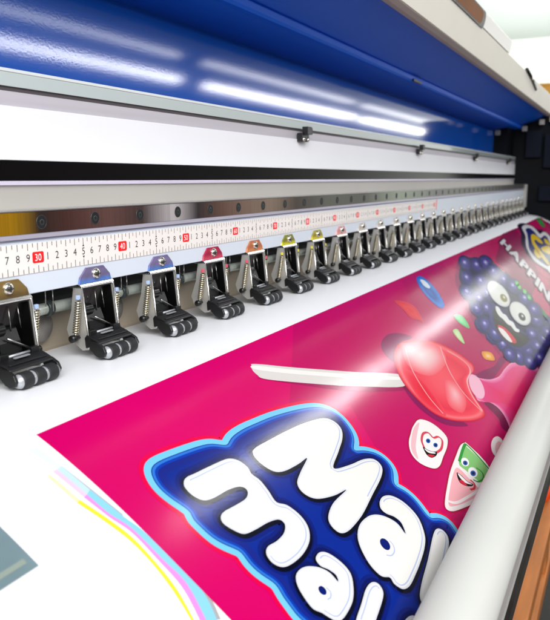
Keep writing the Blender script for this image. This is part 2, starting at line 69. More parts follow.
['lollipop','ring','ff3048',[[79.76,23.73],[82.84,23.11],[86.15,23.24],[90.67,24.53],[93.68,26.14],[95.49,28.56],[95.9,30.29],[95.58,31.41],[93.88,31.92],[91.66,31.9],[89.47,32.25],[86.73,33.49],[85.19,35.03],[83.99,36.06],[81.47,35.92],[78.15,34.88],[75.09,33.29],[73.48,31.4],[73.6,28.97],[74.73,26.73],[76.78,25.04]],{'layer':4,'c':[82.21,30.23],'rings':[[1,'b80c38'],[0.97,'f0203f'],[0.9,'ff7a86'],[0.84,'ff4a5c'],[0.7,'f23050'],[0.45,'fb4a5e'],[0.2,'ff5a6a'],[0,'ff5e6e']]}],
['lollipop','ring','ffb9bd',[[83.2,23.37],[85.88,23.65],[90.01,24.98],[92.29,26.73],[89.42,28.56],[82.16,28.6],[79.51,26.2]],{'layer':4.6,'c':[85.42,25.85],'rings':[[1,'ff6472'],[0.8,'ff8e98'],[0.5,'ffc4c8'],[0,'fff0f0']]}],
['lollipop','ring','f0183c',[[77.79,25.93],[79.18,27.49],[77.53,30.63],[75.36,32.69],[73.9,30.94],[74.64,28.48]],{'layer':4.6,'c':[76.33,29.31],'rings':[[1,'fa4c60'],[0.7,'f62a48'],[0,'ee1036']]}],
['lollipop','ring','ff9aa2',[[83.76,29.92],[85.69,31.2],[83.35,33.34],[79.21,33.85],[78.51,32.05]],{'layer':4.6,'c':[82.49,31.93],'rings':[[1,'fd5668'],[0.6,'ff8690'],[0,'ffc0c6']]}],
['lollipop','stroke','ffb4ba',[[83.75,23.94],[79.43,26.52],[76.45,29.7],[75.23,32.31]],{'w':0.08,'layer':5.3,'open':1}],
['lollipop','stroke','ffb0b8',[[92.62,26.63],[87.47,29.61],[84.51,32.74],[83.76,35.61]],{'w':0.09,'layer':5.3,'open':1}],
['lollipop','stroke','ffc0c8',[[93.18,27.63],[94.11,29.37],[93.9,30.92],[92.16,31.69],[88.63,32.12],[85.8,33.61],[84.02,35.55]],{'w':0.09,'layer':5.6,'open':1}],
['candy_drop','ring','f02a80',[[91.53,31.86],[92.88,32.98],[95.42,34.2],[99.12,34.92],[103.59,34.97],[108.58,35.32],[113.02,36.56],[115.07,37.96],[115.09,39.72],[111.67,42.97],[92.28,44.02],[79.63,43.26],[83.6,40.33],[87.23,38.51],[88.58,37.11],[88.2,35.8],[86.7,35.03],[86.19,34.13]],{'layer':3.2,'c':[95.31,39.14],'rings':[[1,'ffb0d4'],[0.95,'f985bb'],[0.85,'ee3d8a'],[0.4,'ec0c68'],[0,'ee1a70']]}],
['candy_drop','fill','ffc0d8',[[87.39,34.76],[86.75,34.52],[86.51,34.11],[86.72,33.6],[87.34,33.05],[88.31,32.55],[89.48,32.16],[90.68,31.95],[91.72,31.97],[92.43,32.21],[92.68,32.64],[92.44,33.18],[91.74,33.75],[90.71,34.26],[89.53,34.63],[88.36,34.8]],{'layer':6}],
['candy_piece','stroke','c00070',[[114.77,15.54],[117.44,15.6],[117.1,17.25],[114.41,19.83],[111.01,21.93],[108.41,22.43],[107.41,21.72],[108.35,19.57],[111.09,17.18]],{'w':0.22,'layer':3.4}],
['candy_piece','ring','1a5fc8',[[114.77,15.54],[117.44,15.6],[117.1,17.25],[114.41,19.83],[111.01,21.93],[108.41,22.43],[107.41,21.72],[108.35,19.57],[111.09,17.18]],{'layer':4,'c':[111.38,19.16],'rings':[[1,'1a5fc8'],[0.8,'3a8ae6'],[0.4,'1b4fae'],[0,'2a70d0']]}],
['candy_piece','fill','e8f4ff',[[114.96,16.17],[116.07,16.6],[114.9,18.01],[113.37,18.37],[112.98,17.53]],{'layer':4.6}],
['candy_piece','ring','d84a5a',[[96.99,17.52],[99.82,18.73],[99.82,20.32],[96.57,22.62],[96.28,21.93],[94.76,21.07],[95.85,19.45]],{'layer':4,'c':[97.49,20.16],'rings':[[1,'d84a5a'],[0.8,'ea2040'],[0.4,'f03a48'],[0,'e82038']]}],
['candy_piece','ring','58cc7c',[[108.84,24.37],[111.65,25.35],[108.75,27.4],[107.47,25.95]],{'layer':4,'c':[108.96,25.74],'rings':[[1,'58cc7c'],[0.5,'8ae89c'],[0,'a0f0b0']]}],
['candy_piece','ring','a6e08a',[[102.04,26.09],[104.13,26.48],[100.83,28.53],[100.59,27.44]],{'layer':4,'c':[101.74,27.13],'rings':[[1,'a6e08a'],[0.5,'d8f0b0'],[0,'e6f8c8']]}],
['candy_piece','stroke','a0005a',[[103.07,31.05],[105.69,32.11],[103.75,33.16],[101.15,31.97]],{'w':0.22,'layer':3.4}],
['candy_piece','ring','e88a20',[[103.07,31.05],[105.69,32.11],[103.75,33.16],[101.15,31.97]],{'layer':4,'c':[103.4,32.08],'rings':[[1,'e88a20'],[0.5,'ffb040'],[0,'ffe0a0']]}],
['candy_piece','ring','158a3c',[[290.38,13.63],[298.72,14.2],[282.81,18.27],[276.22,17.87]],{'layer':4,'c':[286.65,16.13],'rings':[[1,'158a3c'],[0.5,'20a850'],[0,'40c060']]}],
['berry','fill','a00062',[[108.97,35.52],[107.52,33.45],[109.11,31.45],[109.87,28.87],[113.49,26.6],[117.11,24.39],[121.5,22.15],[128.36,19.39],[135.31,17.8],[143.52,16.17],[137.95,21.39],[117.39,30.34],[116.44,35.46]],{'layer':2}],
['berry','fill','17104a',[[145.93,16.27],[152.26,16.01],[156.88,17.6],[161.69,19.3],[160.63,21.86],[157.04,24.43],[159.8,26.27],[157.31,30.02],[152.52,33.07],[146.56,36.56],[141.13,38.33],[131.16,39.16],[117.95,39.31],[115.3,37.93],[111.71,35.77],[110.2,33.65],[111.87,31.61],[112.68,28.97],[116.48,26.65],[120.29,24.39],[124.92,22.1],[132.17,19.26],[139.53,17.62]],{'layer':3}],
['berry','ring','3a3494',[[142.36,19.36],[140.05,19.15],[139.26,18.48],[140.24,17.49],[142.84,16.41],[146.47,15.52],[150.14,15.07],[152.71,15.23],[153.38,15.99],[152.05,17.09],[149.21,18.2],[145.68,19.02]],{'layer':3.6,'c':[146.61,16.85],'rings':[[1,'06042a'],[0.9,'150c58'],[0.66,'2c1c80'],[0.36,'44349a'],[0.2,'7a70c4'],[0.1,'c4c0ee'],[0,'dcdaf6']]}],
['berry','ring','3a3494',[[147.58,21.07],[144.89,20.86],[143.77,20.17],[144.51,19.16],[147.0,18.06],[150.7,17.15],[154.63,16.69],[157.6,16.85],[158.69,17.61],[157.65,18.73],[154.87,19.88],[151.19,20.72]],{'layer':3.72,'c':[151.48,18.51],'rings':[[1,'06042a'],[0.9,'150c58'],[0.66,'2c1c80'],[0.36,'44349a'],[0.2,'7a70c4'],[0.1,'c4c0ee'],[0,'dcdaf6']]}],
['berry','ring','3a3494',[[154.83,21.87],[151.69,21.66],[150.21,20.94],[150.76,19.89],[153.3,18.73],[157.27,17.75],[161.64,17.24],[165.12,17.38],[166.62,18.16],[165.75,19.35],[162.88,20.57],[158.88,21.49]],{'layer':3.84,'c':[158.63,19.18],'rings':[[1,'06042a'],[0.9,'150c58'],[0.66,'2c1c80'],[0.36,'44349a'],[0.2,'7a70c4'],[0.1,'c4c0ee'],[0,'dcdaf6']]}],
['berry','ring','3a3494',[[132.79,22.09],[130.67,21.87],[129.81,21.24],[130.43,20.35],[132.45,19.42],[135.38,18.66],[138.46,18.32],[140.76,18.5],[141.61,19.18],[140.79,20.16],[138.58,21.13],[135.66,21.83]],{'layer':3.96,'c':[135.93,19.87],'rings':[[1,'06042a'],[0.9,'150c58'],[0.66,'2c1c80'],[0.36,'44349a'],[0.2,'7a70c4'],[0.1,'c4c0ee'],[0,'dcdaf6']]}],
['berry','ring','3a3494',[[137.89,24.19],[135.45,23.96],[134.3,23.3],[134.71,22.38],[136.62,21.43],[139.62,20.66],[142.93,20.32],[145.58,20.51],[146.8,21.21],[146.25,22.21],[144.11,23.21],[141.04,23.93]],{'layer':4.08,'c':[140.73,21.91],'rings':[[1,'06042a'],[0.9,'150c58'],[0.66,'2c1c80'],[0.36,'44349a'],[0.2,'7a70c4'],[0.1,'c4c0ee'],[0,'dcdaf6']]}],
['berry','ring','3a3494',[[124.6,24.3],[122.42,24.11],[121.28,23.5],[121.46,22.65],[122.93,21.75],[125.38,21.02],[128.18,20.68],[130.53,20.83],[131.74,21.47],[131.48,22.39],[129.83,23.34],[127.3,24.03]],{'layer':4.2,'c':[126.67,22.18],'rings':[[1,'06042a'],[0.9,'150c58'],[0.66,'2c1c80'],[0.36,'44349a'],[0.2,'7a70c4'],[0.1,'c4c0ee'],[0,'dcdaf6']]}],
['berry','ring','3a3494',[[152.16,24.17],[149.41,23.9],[148.22,23.19],[148.88,22.21],[151.3,21.19],[154.94,20.38],[158.85,20.02],[161.88,20.25],[163.12,21.02],[162.23,22.1],[159.54,23.17],[155.84,23.92]],{'layer':4.32,'c':[155.88,21.73],'rings':[[1,'06042a'],[0.9,'150c58'],[0.66,'2c1c80'],[0.36,'44349a'],[0.2,'7a70c4'],[0.1,'c4c0ee'],[0,'dcdaf6']]}],
['berry','ring','3a3494',[[152.16,26.91],[149.19,26.61],[147.72,25.88],[148.07,24.9],[150.21,23.9],[153.66,23.12],[157.57,22.79],[160.82,23.04],[162.44,23.81],[161.94,24.89],[159.52,25.94],[155.92,26.67]],{'layer':4.44,'c':[155.25,24.49],'rings':[[1,'06042a'],[0.9,'150c58'],[0.66,'2c1c80'],[0.36,'44349a'],[0.2,'7a70c4'],[0.1,'c4c0ee'],[0,'dcdaf6']]}],
['berry','ring','3a3494',[[126.53,26.59],[124.25,26.36],[123.0,25.74],[123.08,24.89],[124.49,24.0],[126.91,23.31],[129.74,23.01],[132.2,23.19],[133.55,23.84],[133.4,24.77],[131.82,25.69],[129.29,26.36]],{'layer':4.56,'c':[128.41,24.49],'rings':[[1,'06042a'],[0.9,'150c58'],[0.66,'2c1c80'],[0.36,'44349a'],[0.2,'7a70c4'],[0.1,'c4c0ee'],[0,'dcdaf6']]}],
['berry','ring','3a3494',[[133.05,26.75],[130.83,26.48],[129.77,25.84],[130.14,24.98],[131.86,24.12],[134.56,23.47],[137.53,23.22],[139.95,23.45],[141.09,24.13],[140.61,25.06],[138.7,25.95],[135.92,26.57]],{'layer':4.68,'c':[135.59,24.66],'rings':[[1,'06042a'],[0.9,'150c58'],[0.66,'2c1c80'],[0.36,'44349a'],[0.2,'7a70c4'],[0.1,'c4c0ee'],[0,'dcdaf6']]}],
['berry','ring','3a3494',[[119.49,27.54],[117.52,27.3],[116.49,26.7],[116.63,25.91],[117.92,25.11],[120.08,24.5],[122.57,24.26],[124.68,24.47],[125.81,25.09],[125.62,25.94],[124.18,26.78],[121.92,27.36]],{'layer':4.8,'c':[121.28,25.61],'rings':[[1,'06042a'],[0.9,'150c58'],[0.66,'2c1c80'],[0.36,'44349a'],[0.2,'7a70c4'],[0.1,'c4c0ee'],[0,'dcdaf6']]}],
['berry','ring','3a3494',[[123.82,28.45],[121.97,28.16],[121.14,27.56],[121.52,26.78],[123.04,26.03],[125.36,25.49],[127.88,25.32],[129.89,25.58],[130.81,26.22],[130.35,27.05],[128.67,27.82],[126.26,28.33]],{'layer':4.92,'c':[126.13,26.58],'rings':[[1,'06042a'],[0.9,'150c58'],[0.66,'2c1c80'],[0.36,'44349a'],[0.2,'7a70c4'],[0.1,'c4c0ee'],[0,'dcdaf6']]}],
['berry','ring','3a3494',[[152.48,29.06],[149.61,28.72],[148.23,27.98],[148.64,27.02],[150.77,26.08],[154.16,25.38],[157.98,25.12],[161.15,25.42],[162.72,26.2],[162.21,27.25],[159.77,28.24],[156.19,28.89]],{'layer':5.04,'c':[155.65,26.73],'rings':[[1,'06042a'],[0.9,'150c58'],[0.66,'2c1c80'],[0.36,'44349a'],[0.2,'7a70c4'],[0.1,'c4c0ee'],[0,'dcdaf6']]}],
['berry','ring','3a3494',[[150.23,32.49],[147.25,32.11],[145.68,31.35],[145.86,30.39],[147.76,29.47],[150.98,28.82],[154.73,28.61],[158.0,28.94],[159.79,29.75],[159.55,30.79],[157.36,31.75],[153.92,32.37]],{'layer':5.16,'c':[152.89,30.21],'rings':[[1,'06042a'],[0.9,'150c58'],[0.66,'2c1c80'],[0.36,'44349a'],[0.2,'7a70c4'],[0.1,'c4c0ee'],[0,'dcdaf6']]}],
['berry','ring','3a3494',[[114.71,30.09],[113.06,29.81],[112.29,29.23],[112.57,28.51],[113.85,27.83],[115.84,27.34],[118.03,27.21],[119.82,27.47],[120.67,28.07],[120.33,28.84],[118.91,29.55],[116.85,30.0]],{'layer':5.28,'c':[116.61,28.37],'rings':[[1,'06042a'],[0.9,'150c58'],[0.66,'2c1c80'],[0.36,'44349a'],[0.2,'7a70c4'],[0.1,'c4c0ee'],[0,'dcdaf6']]}],
['berry','ring','3a3494',[[146.83,35.1],[144.11,34.68],[142.73,33.92],[143.02,33.02],[144.9,32.19],[147.97,31.64],[151.48,31.53],[154.47,31.92],[156.03,32.71],[155.67,33.69],[153.53,34.55],[150.26,35.06]],{'layer':5.4,'c':[149.54,32.99],'rings':[[1,'06042a'],[0.9,'150c58'],[0.66,'2c1c80'],[0.36,'44349a'],[0.2,'7a70c4'],[0.1,'c4c0ee'],[0,'dcdaf6']]}],
['berry','ring','3a3494',[[114.58,32.28],[112.71,31.98],[111.67,31.38],[111.7,30.63],[112.81,29.9],[114.74,29.39],[117.02,29.23],[119.03,29.49],[120.18,30.12],[120.13,30.93],[118.88,31.68],[116.84,32.17]],{'layer':5.52,'c':[116.04,30.48],'rings':[[1,'06042a'],[0.9,'150c58'],[0.66,'2c1c80'],[0.36,'44349a'],[0.2,'7a70c4'],[0.1,'c4c0ee'],[0,'dcdaf6']]}],
['berry','ring','3a3494',[[142.38,37.11],[139.93,36.67],[138.77,35.94],[139.14,35.1],[140.98,34.35],[143.88,33.89],[147.11,33.85],[149.79,34.27],[151.11,35.05],[150.66,35.96],[148.58,36.72],[145.53,37.14]],{'layer':3.6,'c':[145.09,35.17],'rings':[[1,'06042a'],[0.9,'150c58'],[0.66,'2c1c80'],[0.36,'44349a'],[0.2,'7a70c4'],[0.1,'c4c0ee'],[0,'dcdaf6']]}],
['berry','ring','3a3494',[[139.23,38.8],[136.72,38.35],[135.4,37.61],[135.58,36.76],[137.22,36.01],[139.95,35.55],[143.12,35.51],[145.85,35.94],[147.34,36.73],[147.11,37.65],[145.25,38.42],[142.34,38.84]],{'layer':3.72,'c':[141.51,36.86],'rings':[[1,'06042a'],[0.9,'150c58'],[0.66,'2c1c80'],[0.36,'44349a'],[0.2,'7a70c4'],[0.1,'c4c0ee'],[0,'dcdaf6']]}],
['berry','ring','3a3494',[[113.68,30.02],[111.8,29.76],[110.75,29.18],[110.76,28.41],[111.85,27.66],[113.77,27.1],[116.04,26.89],[118.06,27.12],[119.23,27.73],[119.19,28.54],[117.97,29.33],[115.94,29.87]],{'layer':3.84,'c':[115.11,28.18],'rings':[[1,'06042a'],[0.9,'150c58'],[0.66,'2c1c80'],[0.36,'44349a'],[0.2,'7a70c4'],[0.1,'c4c0ee'],[0,'dcdaf6']]}],
['berry','ring','3a3494',[[112.01,32.13],[110.37,31.83],[109.56,31.25],[109.76,30.55],[110.94,29.88],[112.82,29.43],[114.93,29.32],[116.69,29.59],[117.59,30.19],[117.34,30.95],[116.04,31.63],[114.08,32.06]],{'layer':3.96,'c':[113.69,30.45],'rings':[[1,'06042a'],[0.9,'150c58'],[0.66,'2c1c80'],[0.36,'44349a'],[0.2,'7a70c4'],[0.1,'c4c0ee'],[0,'dcdaf6']]}],
['berry','ring','3a3494',[[112.48,34.21],[110.73,33.89],[109.78,33.3],[109.86,32.57],[110.95,31.9],[112.81,31.44],[114.98,31.34],[116.86,31.63],[117.91,32.25],[117.81,33.03],[116.59,33.73],[114.62,34.15]],{'layer':4.08,'c':[113.96,32.51],'rings':[[1,'06042a'],[0.9,'150c58'],[0.66,'2c1c80'],[0.36,'44349a'],[0.2,'7a70c4'],[0.1,'c4c0ee'],[0,'dcdaf6']]}],
['berry','ring','3a3494',[[113.79,35.7],[112.2,35.35],[111.46,34.76],[111.74,34.09],[112.98,33.48],[114.9,33.11],[117.0,33.08],[118.72,33.41],[119.54,34.03],[119.21,34.75],[117.84,35.37],[115.85,35.71]],{'layer':4.2,'c':[115.62,34.13],'rings':[[1,'06042a'],[0.9,'150c58'],[0.66,'2c1c80'],[0.36,'44349a'],[0.2,'7a70c4'],[0.1,'c4c0ee'],[0,'dcdaf6']]}],
['berry','ring','3a3494',[[112.28,37.09],[110.61,36.74],[109.76,36.14],[109.91,35.45],[111.03,34.83],[112.88,34.45],[114.98,34.42],[116.77,34.76],[117.72,35.39],[117.53,36.12],[116.28,36.75],[114.35,37.11]],{'layer':4.32,'c':[113.85,35.5],'rings':[[1,'06042a'],[0.9,'150c58'],[0.66,'2c1c80'],[0.36,'44349a'],[0.2,'7a70c4'],[0.1,'c4c0ee'],[0,'dcdaf6']]}],
['berry','ring','3a3494',[[119.45,37.81],[117.47,37.43],[116.39,36.78],[116.44,36.02],[117.62,35.34],[119.66,34.91],[122.07,34.86],[124.19,35.22],[125.4,35.9],[125.33,36.71],[124.0,37.41],[121.84,37.81]],{'layer':4.44,'c':[121.01,36.07],'rings':[[1,'06042a'],[0.9,'150c58'],[0.66,'2c1c80'],[0.36,'44349a'],[0.2,'7a70c4'],[0.1,'c4c0ee'],[0,'dcdaf6']]}],
['berry','ring','3a3494',[[114.14,38.78],[112.51,38.4],[111.72,37.8],[111.96,37.13],[113.17,36.55],[115.07,36.22],[117.19,36.23],[118.94,36.61],[119.81,37.24],[119.53,37.95],[118.19,38.54],[116.21,38.84]],{'layer':4.56,'c':[115.88,37.26],'rings':[[1,'06042a'],[0.9,'150c58'],[0.66,'2c1c80'],[0.36,'44349a'],[0.2,'7a70c4'],[0.1,'c4c0ee'],[0,'dcdaf6']]}],
['berry','ring','3a3494',[[129.66,37.15],[127.48,36.74],[126.36,36.06],[126.55,35.26],[128.01,34.55],[130.42,34.1],[133.19,34.05],[135.55,34.43],[136.81,35.15],[136.57,36.01],[134.92,36.74],[132.38,37.16]],{'layer':4.68,'c':[131.71,35.31],'rings':[[1,'06042a'],[0.9,'150c58'],[0.66,'2c1c80'],[0.36,'44349a'],[0.2,'7a70c4'],[0.1,'c4c0ee'],[0,'dcdaf6']]}],
['berry','ring','3a3494',[[125.69,38.96],[123.5,38.55],[122.27,37.86],[122.3,37.06],[123.57,36.35],[125.8,35.91],[128.46,35.87],[130.82,36.26],[132.18,36.98],[132.14,37.84],[130.7,38.57],[128.32,38.98]],{'layer':4.8,'c':[127.35,37.14],'rings':[[1,'06042a'],[0.9,'150c58'],[0.66,'2c1c80'],[0.36,'44349a'],[0.2,'7a70c4'],[0.1,'c4c0ee'],[0,'dcdaf6']]}],
['berry','ring','3a3494',[[138.06,37.68],[135.75,37.25],[134.64,36.53],[134.98,35.72],[136.71,35.0],[139.44,34.57],[142.49,34.54],[145.02,34.96],[146.27,35.72],[145.85,36.59],[143.91,37.33],[141.04,37.72]],{'layer':4.92,'c':[140.6,35.81],'rings':[[1,'06042a'],[0.9,'150c58'],[0.66,'2c1c80'],[0.36,'44349a'],[0.2,'7a70c4'],[0.1,'c4c0ee'],[0,'dcdaf6']]}],
['berry','ring','3a3494',[[132.7,39.3],[130.39,38.86],[129.18,38.15],[129.32,37.33],[130.81,36.62],[133.31,36.2],[136.19,36.18],[138.69,36.6],[140.06,37.35],[139.86,38.23],[138.19,38.96],[135.54,39.35]],{'layer':5.04,'c':[134.75,37.45],'rings':[[1,'06042a'],[0.9,'150c58'],[0.66,'2c1c80'],[0.36,'44349a'],[0.2,'7a70c4'],[0.1,'c4c0ee'],[0,'dcdaf6']]}],
['berry','ring','3a3494',[[141.37,36.57],[138.62,36.15],[137.09,35.39],[137.13,34.49],[138.72,33.66],[141.53,33.1],[144.87,32.99],[147.85,33.37],[149.58,34.17],[149.52,35.14],[147.69,36.01],[144.68,36.53]],{'layer':5.16,'c':[143.47,34.46],'rings':[[1,'06042a'],[0.9,'150c58'],[0.66,'2c1c80'],[0.36,'44349a'],[0.2,'7a70c4'],[0.1,'c4c0ee'],[0,'dcdaf6']]}],
['berry','ring','3a3494',[[119.93,39.95],[118.09,39.54],[117.17,38.89],[117.37,38.18],[118.65,37.57],[120.72,37.22],[123.06,37.24],[125.04,37.64],[126.06,38.32],[125.83,39.08],[124.4,39.7],[122.23,40.02]],{'layer':5.28,'c':[121.74,38.34],'rings':[[1,'06042a'],[0.9,'150c58'],[0.66,'2c1c80'],[0.36,'44349a'],[0.2,'7a70c4'],[0.1,'c4c0ee'],[0,'dcdaf6']]}],
['berry','ring','3a3494',[[138.65,39.4],[136.12,38.94],[134.77,38.19],[134.9,37.33],[136.49,36.58],[139.19,36.13],[142.34,36.1],[145.09,36.54],[146.62,37.33],[146.45,38.25],[144.64,39.02],[141.76,39.44]],{'layer':5.4,'c':[140.83,37.45],'rings':[[1,'06042a'],[0.9,'150c58'],[0.66,'2c1c80'],[0.36,'44349a'],[0.2,'7a70c4'],[0.1,'c4c0ee'],[0,'dcdaf6']]}],
['berry','ring','3a3494',[[110.02,35.69],[108.52,35.35],[107.82,34.78],[108.07,34.12],[109.24,33.54],[111.04,33.18],[113.02,33.15],[114.64,33.47],[115.41,34.07],[115.11,34.77],[113.83,35.37],[111.96,35.7]],{'layer':5.52,'c':[111.73,34.16],'rings':[[1,'06042a'],[0.9,'150c58'],[0.66,'2c1c80'],[0.36,'44349a'],[0.2,'7a70c4'],[0.1,'c4c0ee'],[0,'dcdaf6']]}],
['berry','ring','3a3494',[[144.18,38.42],[141.59,37.96],[140.29,37.2],[140.58,36.34],[142.4,35.58],[145.34,35.12],[148.68,35.09],[151.51,35.54],[152.98,36.34],[152.62,37.27],[150.56,38.05],[147.45,38.47]],{'layer':3.6,'c':[146.78,36.45],'rings':[[1,'06042a'],[0.9,'150c58'],[0.66,'2c1c80'],[0.36,'44349a'],[0.2,'7a70c4'],[0.1,'c4c0ee'],[0,'dcdaf6']]}],
['berry','stroke','2a1e78',[[129.58,27.54],[130.73,28.39],[128.96,30.7],[126.59,33.27],[127.83,34.96],[125.91,35.69],[119.31,35.16],[116.22,33.93],[116.1,32.19],[118.9,30.02],[123.92,28.54]],{'w':0.9,'layer':5.8}],
['berry','fill','1c0c14',[[129.58,27.54],[130.73,28.39],[128.96,30.7],[126.59,33.27],[127.83,34.96],[125.91,35.69],[119.31,35.16],[116.22,33.93],[116.1,32.19],[118.9,30.02],[123.92,28.54]],{'layer':6.2}],
['berry','fill','e01830',[[120.71,30.15],[122.22,30.97],[121.99,32.45],[120.32,33.98],[118.23,33.95],[117.18,32.77],[117.88,31.24]],{'layer':6.5}],
['berry','fill','fbfbfa',[[119.61,30.48],[120.74,31.06],[120.21,32.18],[118.18,33.57],[117.09,32.98],[117.68,31.68]],{'layer':6.8}],
['berry','fill','fbfbfa',[[130.6,27.65],[131.42,28.14],[129.73,29.25],[130.11,30.04],[128.83,30.94],[129.22,31.73],[127.39,32.7],[127.62,33.3],[125.97,33.48],[125.03,32.82],[125.99,31.9],[125.61,31.13],[126.37,30.14],[126.58,29.24],[128.12,28.28]],{'layer':6.8}],
['berry','fill','100a38',[[136.79,29.34],[134.76,29.14],[133.29,28.67],[132.5,28.01],[132.43,27.19],[133.1,26.28],[134.47,25.37],[136.46,24.52],[138.92,23.83],[141.6,23.36],[144.23,23.18],[146.51,23.32],[148.2,23.77],[149.09,24.51],[149.09,25.43],[148.23,26.44],[146.58,27.42],[144.36,28.27],[141.81,28.9],[139.21,29.27]],{'layer':6.4}],
['berry','ring','f7f7f2',[[137.0,29.16],[135.2,28.97],[133.92,28.54],[133.24,27.92],[133.23,27.14],[133.88,26.29],[135.16,25.43],[137.0,24.63],[139.22,23.98],[141.63,23.55],[143.96,23.38],[145.97,23.52],[147.42,23.94],[148.16,24.63],[148.11,25.49],[147.28,26.43],[145.78,27.34],[143.77,28.14],[141.49,28.74],[139.15,29.08]],{'layer':6.9,'c':[140.46,26.09],'rings':[[1,'cfcfd8'],[0.85,'f2f2ee'],[0,'fbfbf6']]}],
['berry','fill','8a8420',[[139.01,28.37],[138.07,28.26],[137.52,28.01],[137.48,27.66],[137.95,27.28],[138.84,26.95],[139.99,26.72],[141.18,26.65],[142.16,26.76],[142.73,27.02],[142.77,27.38],[142.27,27.77],[141.34,28.1],[140.18,28.32]],{'layer':7.3}],
['berry','fill','f0f0ee',[[140.48,27.76],[140.11,27.66],[140.17,27.45],[140.64,27.24],[141.24,27.16],[141.62,27.26],[141.55,27.47],[141.07,27.68]],{'layer':7.7}],
['berry','fill','100a38',[[135.36,34.17],[133.28,33.91],[131.71,33.45],[130.77,32.83],[130.55,32.1],[131.05,31.33],[132.25,30.58],[134.06,29.91],[136.34,29.4],[138.89,29.08],[141.47,29.02],[143.81,29.22],[145.64,29.68],[146.74,30.35],[146.99,31.16],[146.34,32.02],[144.89,32.82],[142.82,33.49],[140.37,33.96],[137.8,34.19]],{'layer':6.4}],
['berry','ring','f7f7f2',[[135.56,34.0],[133.7,33.77],[132.3,33.34],[131.49,32.77],[131.32,32.09],[131.81,31.37],[132.92,30.66],[134.58,30.04],[136.65,29.56],[138.95,29.26],[141.25,29.21],[143.32,29.39],[144.92,29.82],[145.86,30.44],[146.04,31.18],[145.43,31.98],[144.11,32.73],[142.24,33.35],[140.04,33.79],[137.74,34.01]],{'layer':6.9,'c':[138.46,31.4],'rings':[[1,'cfcfd8'],[0.85,'f2f2ee'],[0,'fbfbf6']]}],
['berry','fill','20242a',[[136.01,33.08],[135.1,32.95],[134.58,32.69],[134.52,32.35],[134.95,32.0],[135.79,31.71],[136.87,31.52],[138.0,31.49],[138.94,31.62],[139.49,31.89],[139.55,32.24],[139.09,32.6],[138.22,32.89],[137.12,33.06]],{'layer':7.3}],
['berry','fill','f0f0ee',[[137.38,32.54],[137.02,32.43],[137.08,32.23],[137.52,32.04],[138.08,31.98],[138.44,32.09],[138.39,32.29],[137.95,32.48]],{'layer':7.7}],
['berry','stroke','14803a',[[162.21,19.39],[162.55,21.4],[159.43,24.1],[158.06,25.92]],{'w':0.5,'layer':4,'open':1,'taper':1}],
['berry','ring','2fae3e',[[158.28,27.8],[157.35,27.62],[157.29,27.26],[158.12,26.86],[159.55,26.55],[161.04,26.47],[162.02,26.65],[162.08,27.01],[161.2,27.43],[159.75,27.73]],{'layer':8,'c':[159.65,27.14],'rings':[[1,'138a2e'],[0.5,'4cd050'],[0,'a0f090']]}],
['berry','ring','2fae3e',[[156.79,28.62],[155.87,28.44],[155.81,28.09],[156.62,27.69],[158.02,27.4],[159.48,27.32],[160.44,27.5],[160.51,27.87],[159.65,28.27],[158.23,28.56]],{'layer':8,'c':[158.12,27.98],'rings':[[1,'138a2e'],[0.5,'4cd050'],[0,'a0f090']]}],
['berry','ring','2fae3e',[[156.29,30.11],[155.38,29.93],[155.31,29.57],[156.11,29.19],[157.5,28.91],[158.95,28.85],[159.9,29.03],[159.97,29.39],[159.13,29.79],[157.72,30.06]],{'layer':8,'c':[157.61,29.49],'rings':[[1,'138a2e'],[0.5,'4cd050'],[0,'a0f090']]}],
['berry','ring','2fae3e',[[154.34,31.56],[153.45,31.37],[153.38,31.03],[154.15,30.65],[155.5,30.39],[156.91,30.34],[157.84,30.53],[157.91,30.89],[157.1,31.27],[155.73,31.53]],{'layer':8,'c':[155.61,30.96],'rings':[[1,'138a2e'],[0.5,'4cd050'],[0,'a0f090']]}],
['berry','stroke','14803a',[[154.98,32.57],[153.89,34.24],[149.87,36.02]],{'w':0.9,'layer':4,'open':1,'taper':1}],
['emblem','stroke','2a0a3c',[[243.47,14.9],[253.28,14.15],[259.11,14.76],[260.82,16.4],[256.0,18.77],[253.72,20.03],[264.42,19.98],[265.8,21.21],[258.44,24.12],[226.67,30.84],[200.35,31.55],[200.33,29.64],[198.98,27.92],[199.57,25.45],[207.89,22.25],[217.21,20.17],[230.13,18.14]],{'w':1.6,'layer':3}],
['emblem','fill','f4f2f6',[[243.47,14.9],[253.28,14.15],[259.11,14.76],[260.82,16.4],[256.0,18.77],[253.72,20.03],[264.42,19.98],[265.8,21.21],[258.44,24.12],[226.67,30.84],[200.35,31.55],[200.33,29.64],[198.98,27.92],[199.57,25.45],[207.89,22.25],[217.21,20.17],[230.13,18.14]],{'layer':3.6}],
['emblem','fill','101c74',[[244.29,16.01],[252.59,16.06],[251.45,17.89],[245.24,20.43],[246.23,21.41],[257.01,21.33],[254.42,23.03],[229.36,28.38],[207.36,29.38],[204.53,27.14],[205.56,24.88],[211.38,22.3],[223.5,20.01],[236.1,17.77]],{'layer':4.2}],
['emblem','fill','f6cf10',[[237.99,18.9],[243.88,18.96],[243.85,20.25],[240.36,22.58],[236.49,23.28],[234.34,22.3],[235.03,20.94],[229.64,21.39],[222.04,24.37],[211.82,28.81],[207.91,28.82],[216.0,24.19],[224.61,21.22]],{'layer':5}],
['emblem','fill','f6cf10',[[215.0,23.32],[218.46,23.83],[214.66,25.39],[209.84,26.24],[206.57,25.71],[208.85,24.49]],{'layer':5}],
['emblem','fill','f6cf10',[[228.27,24.03],[239.77,24.89],[237.66,26.65],[228.1,27.46],[224.33,26.16],[223.63,24.84]],{'layer':5}],
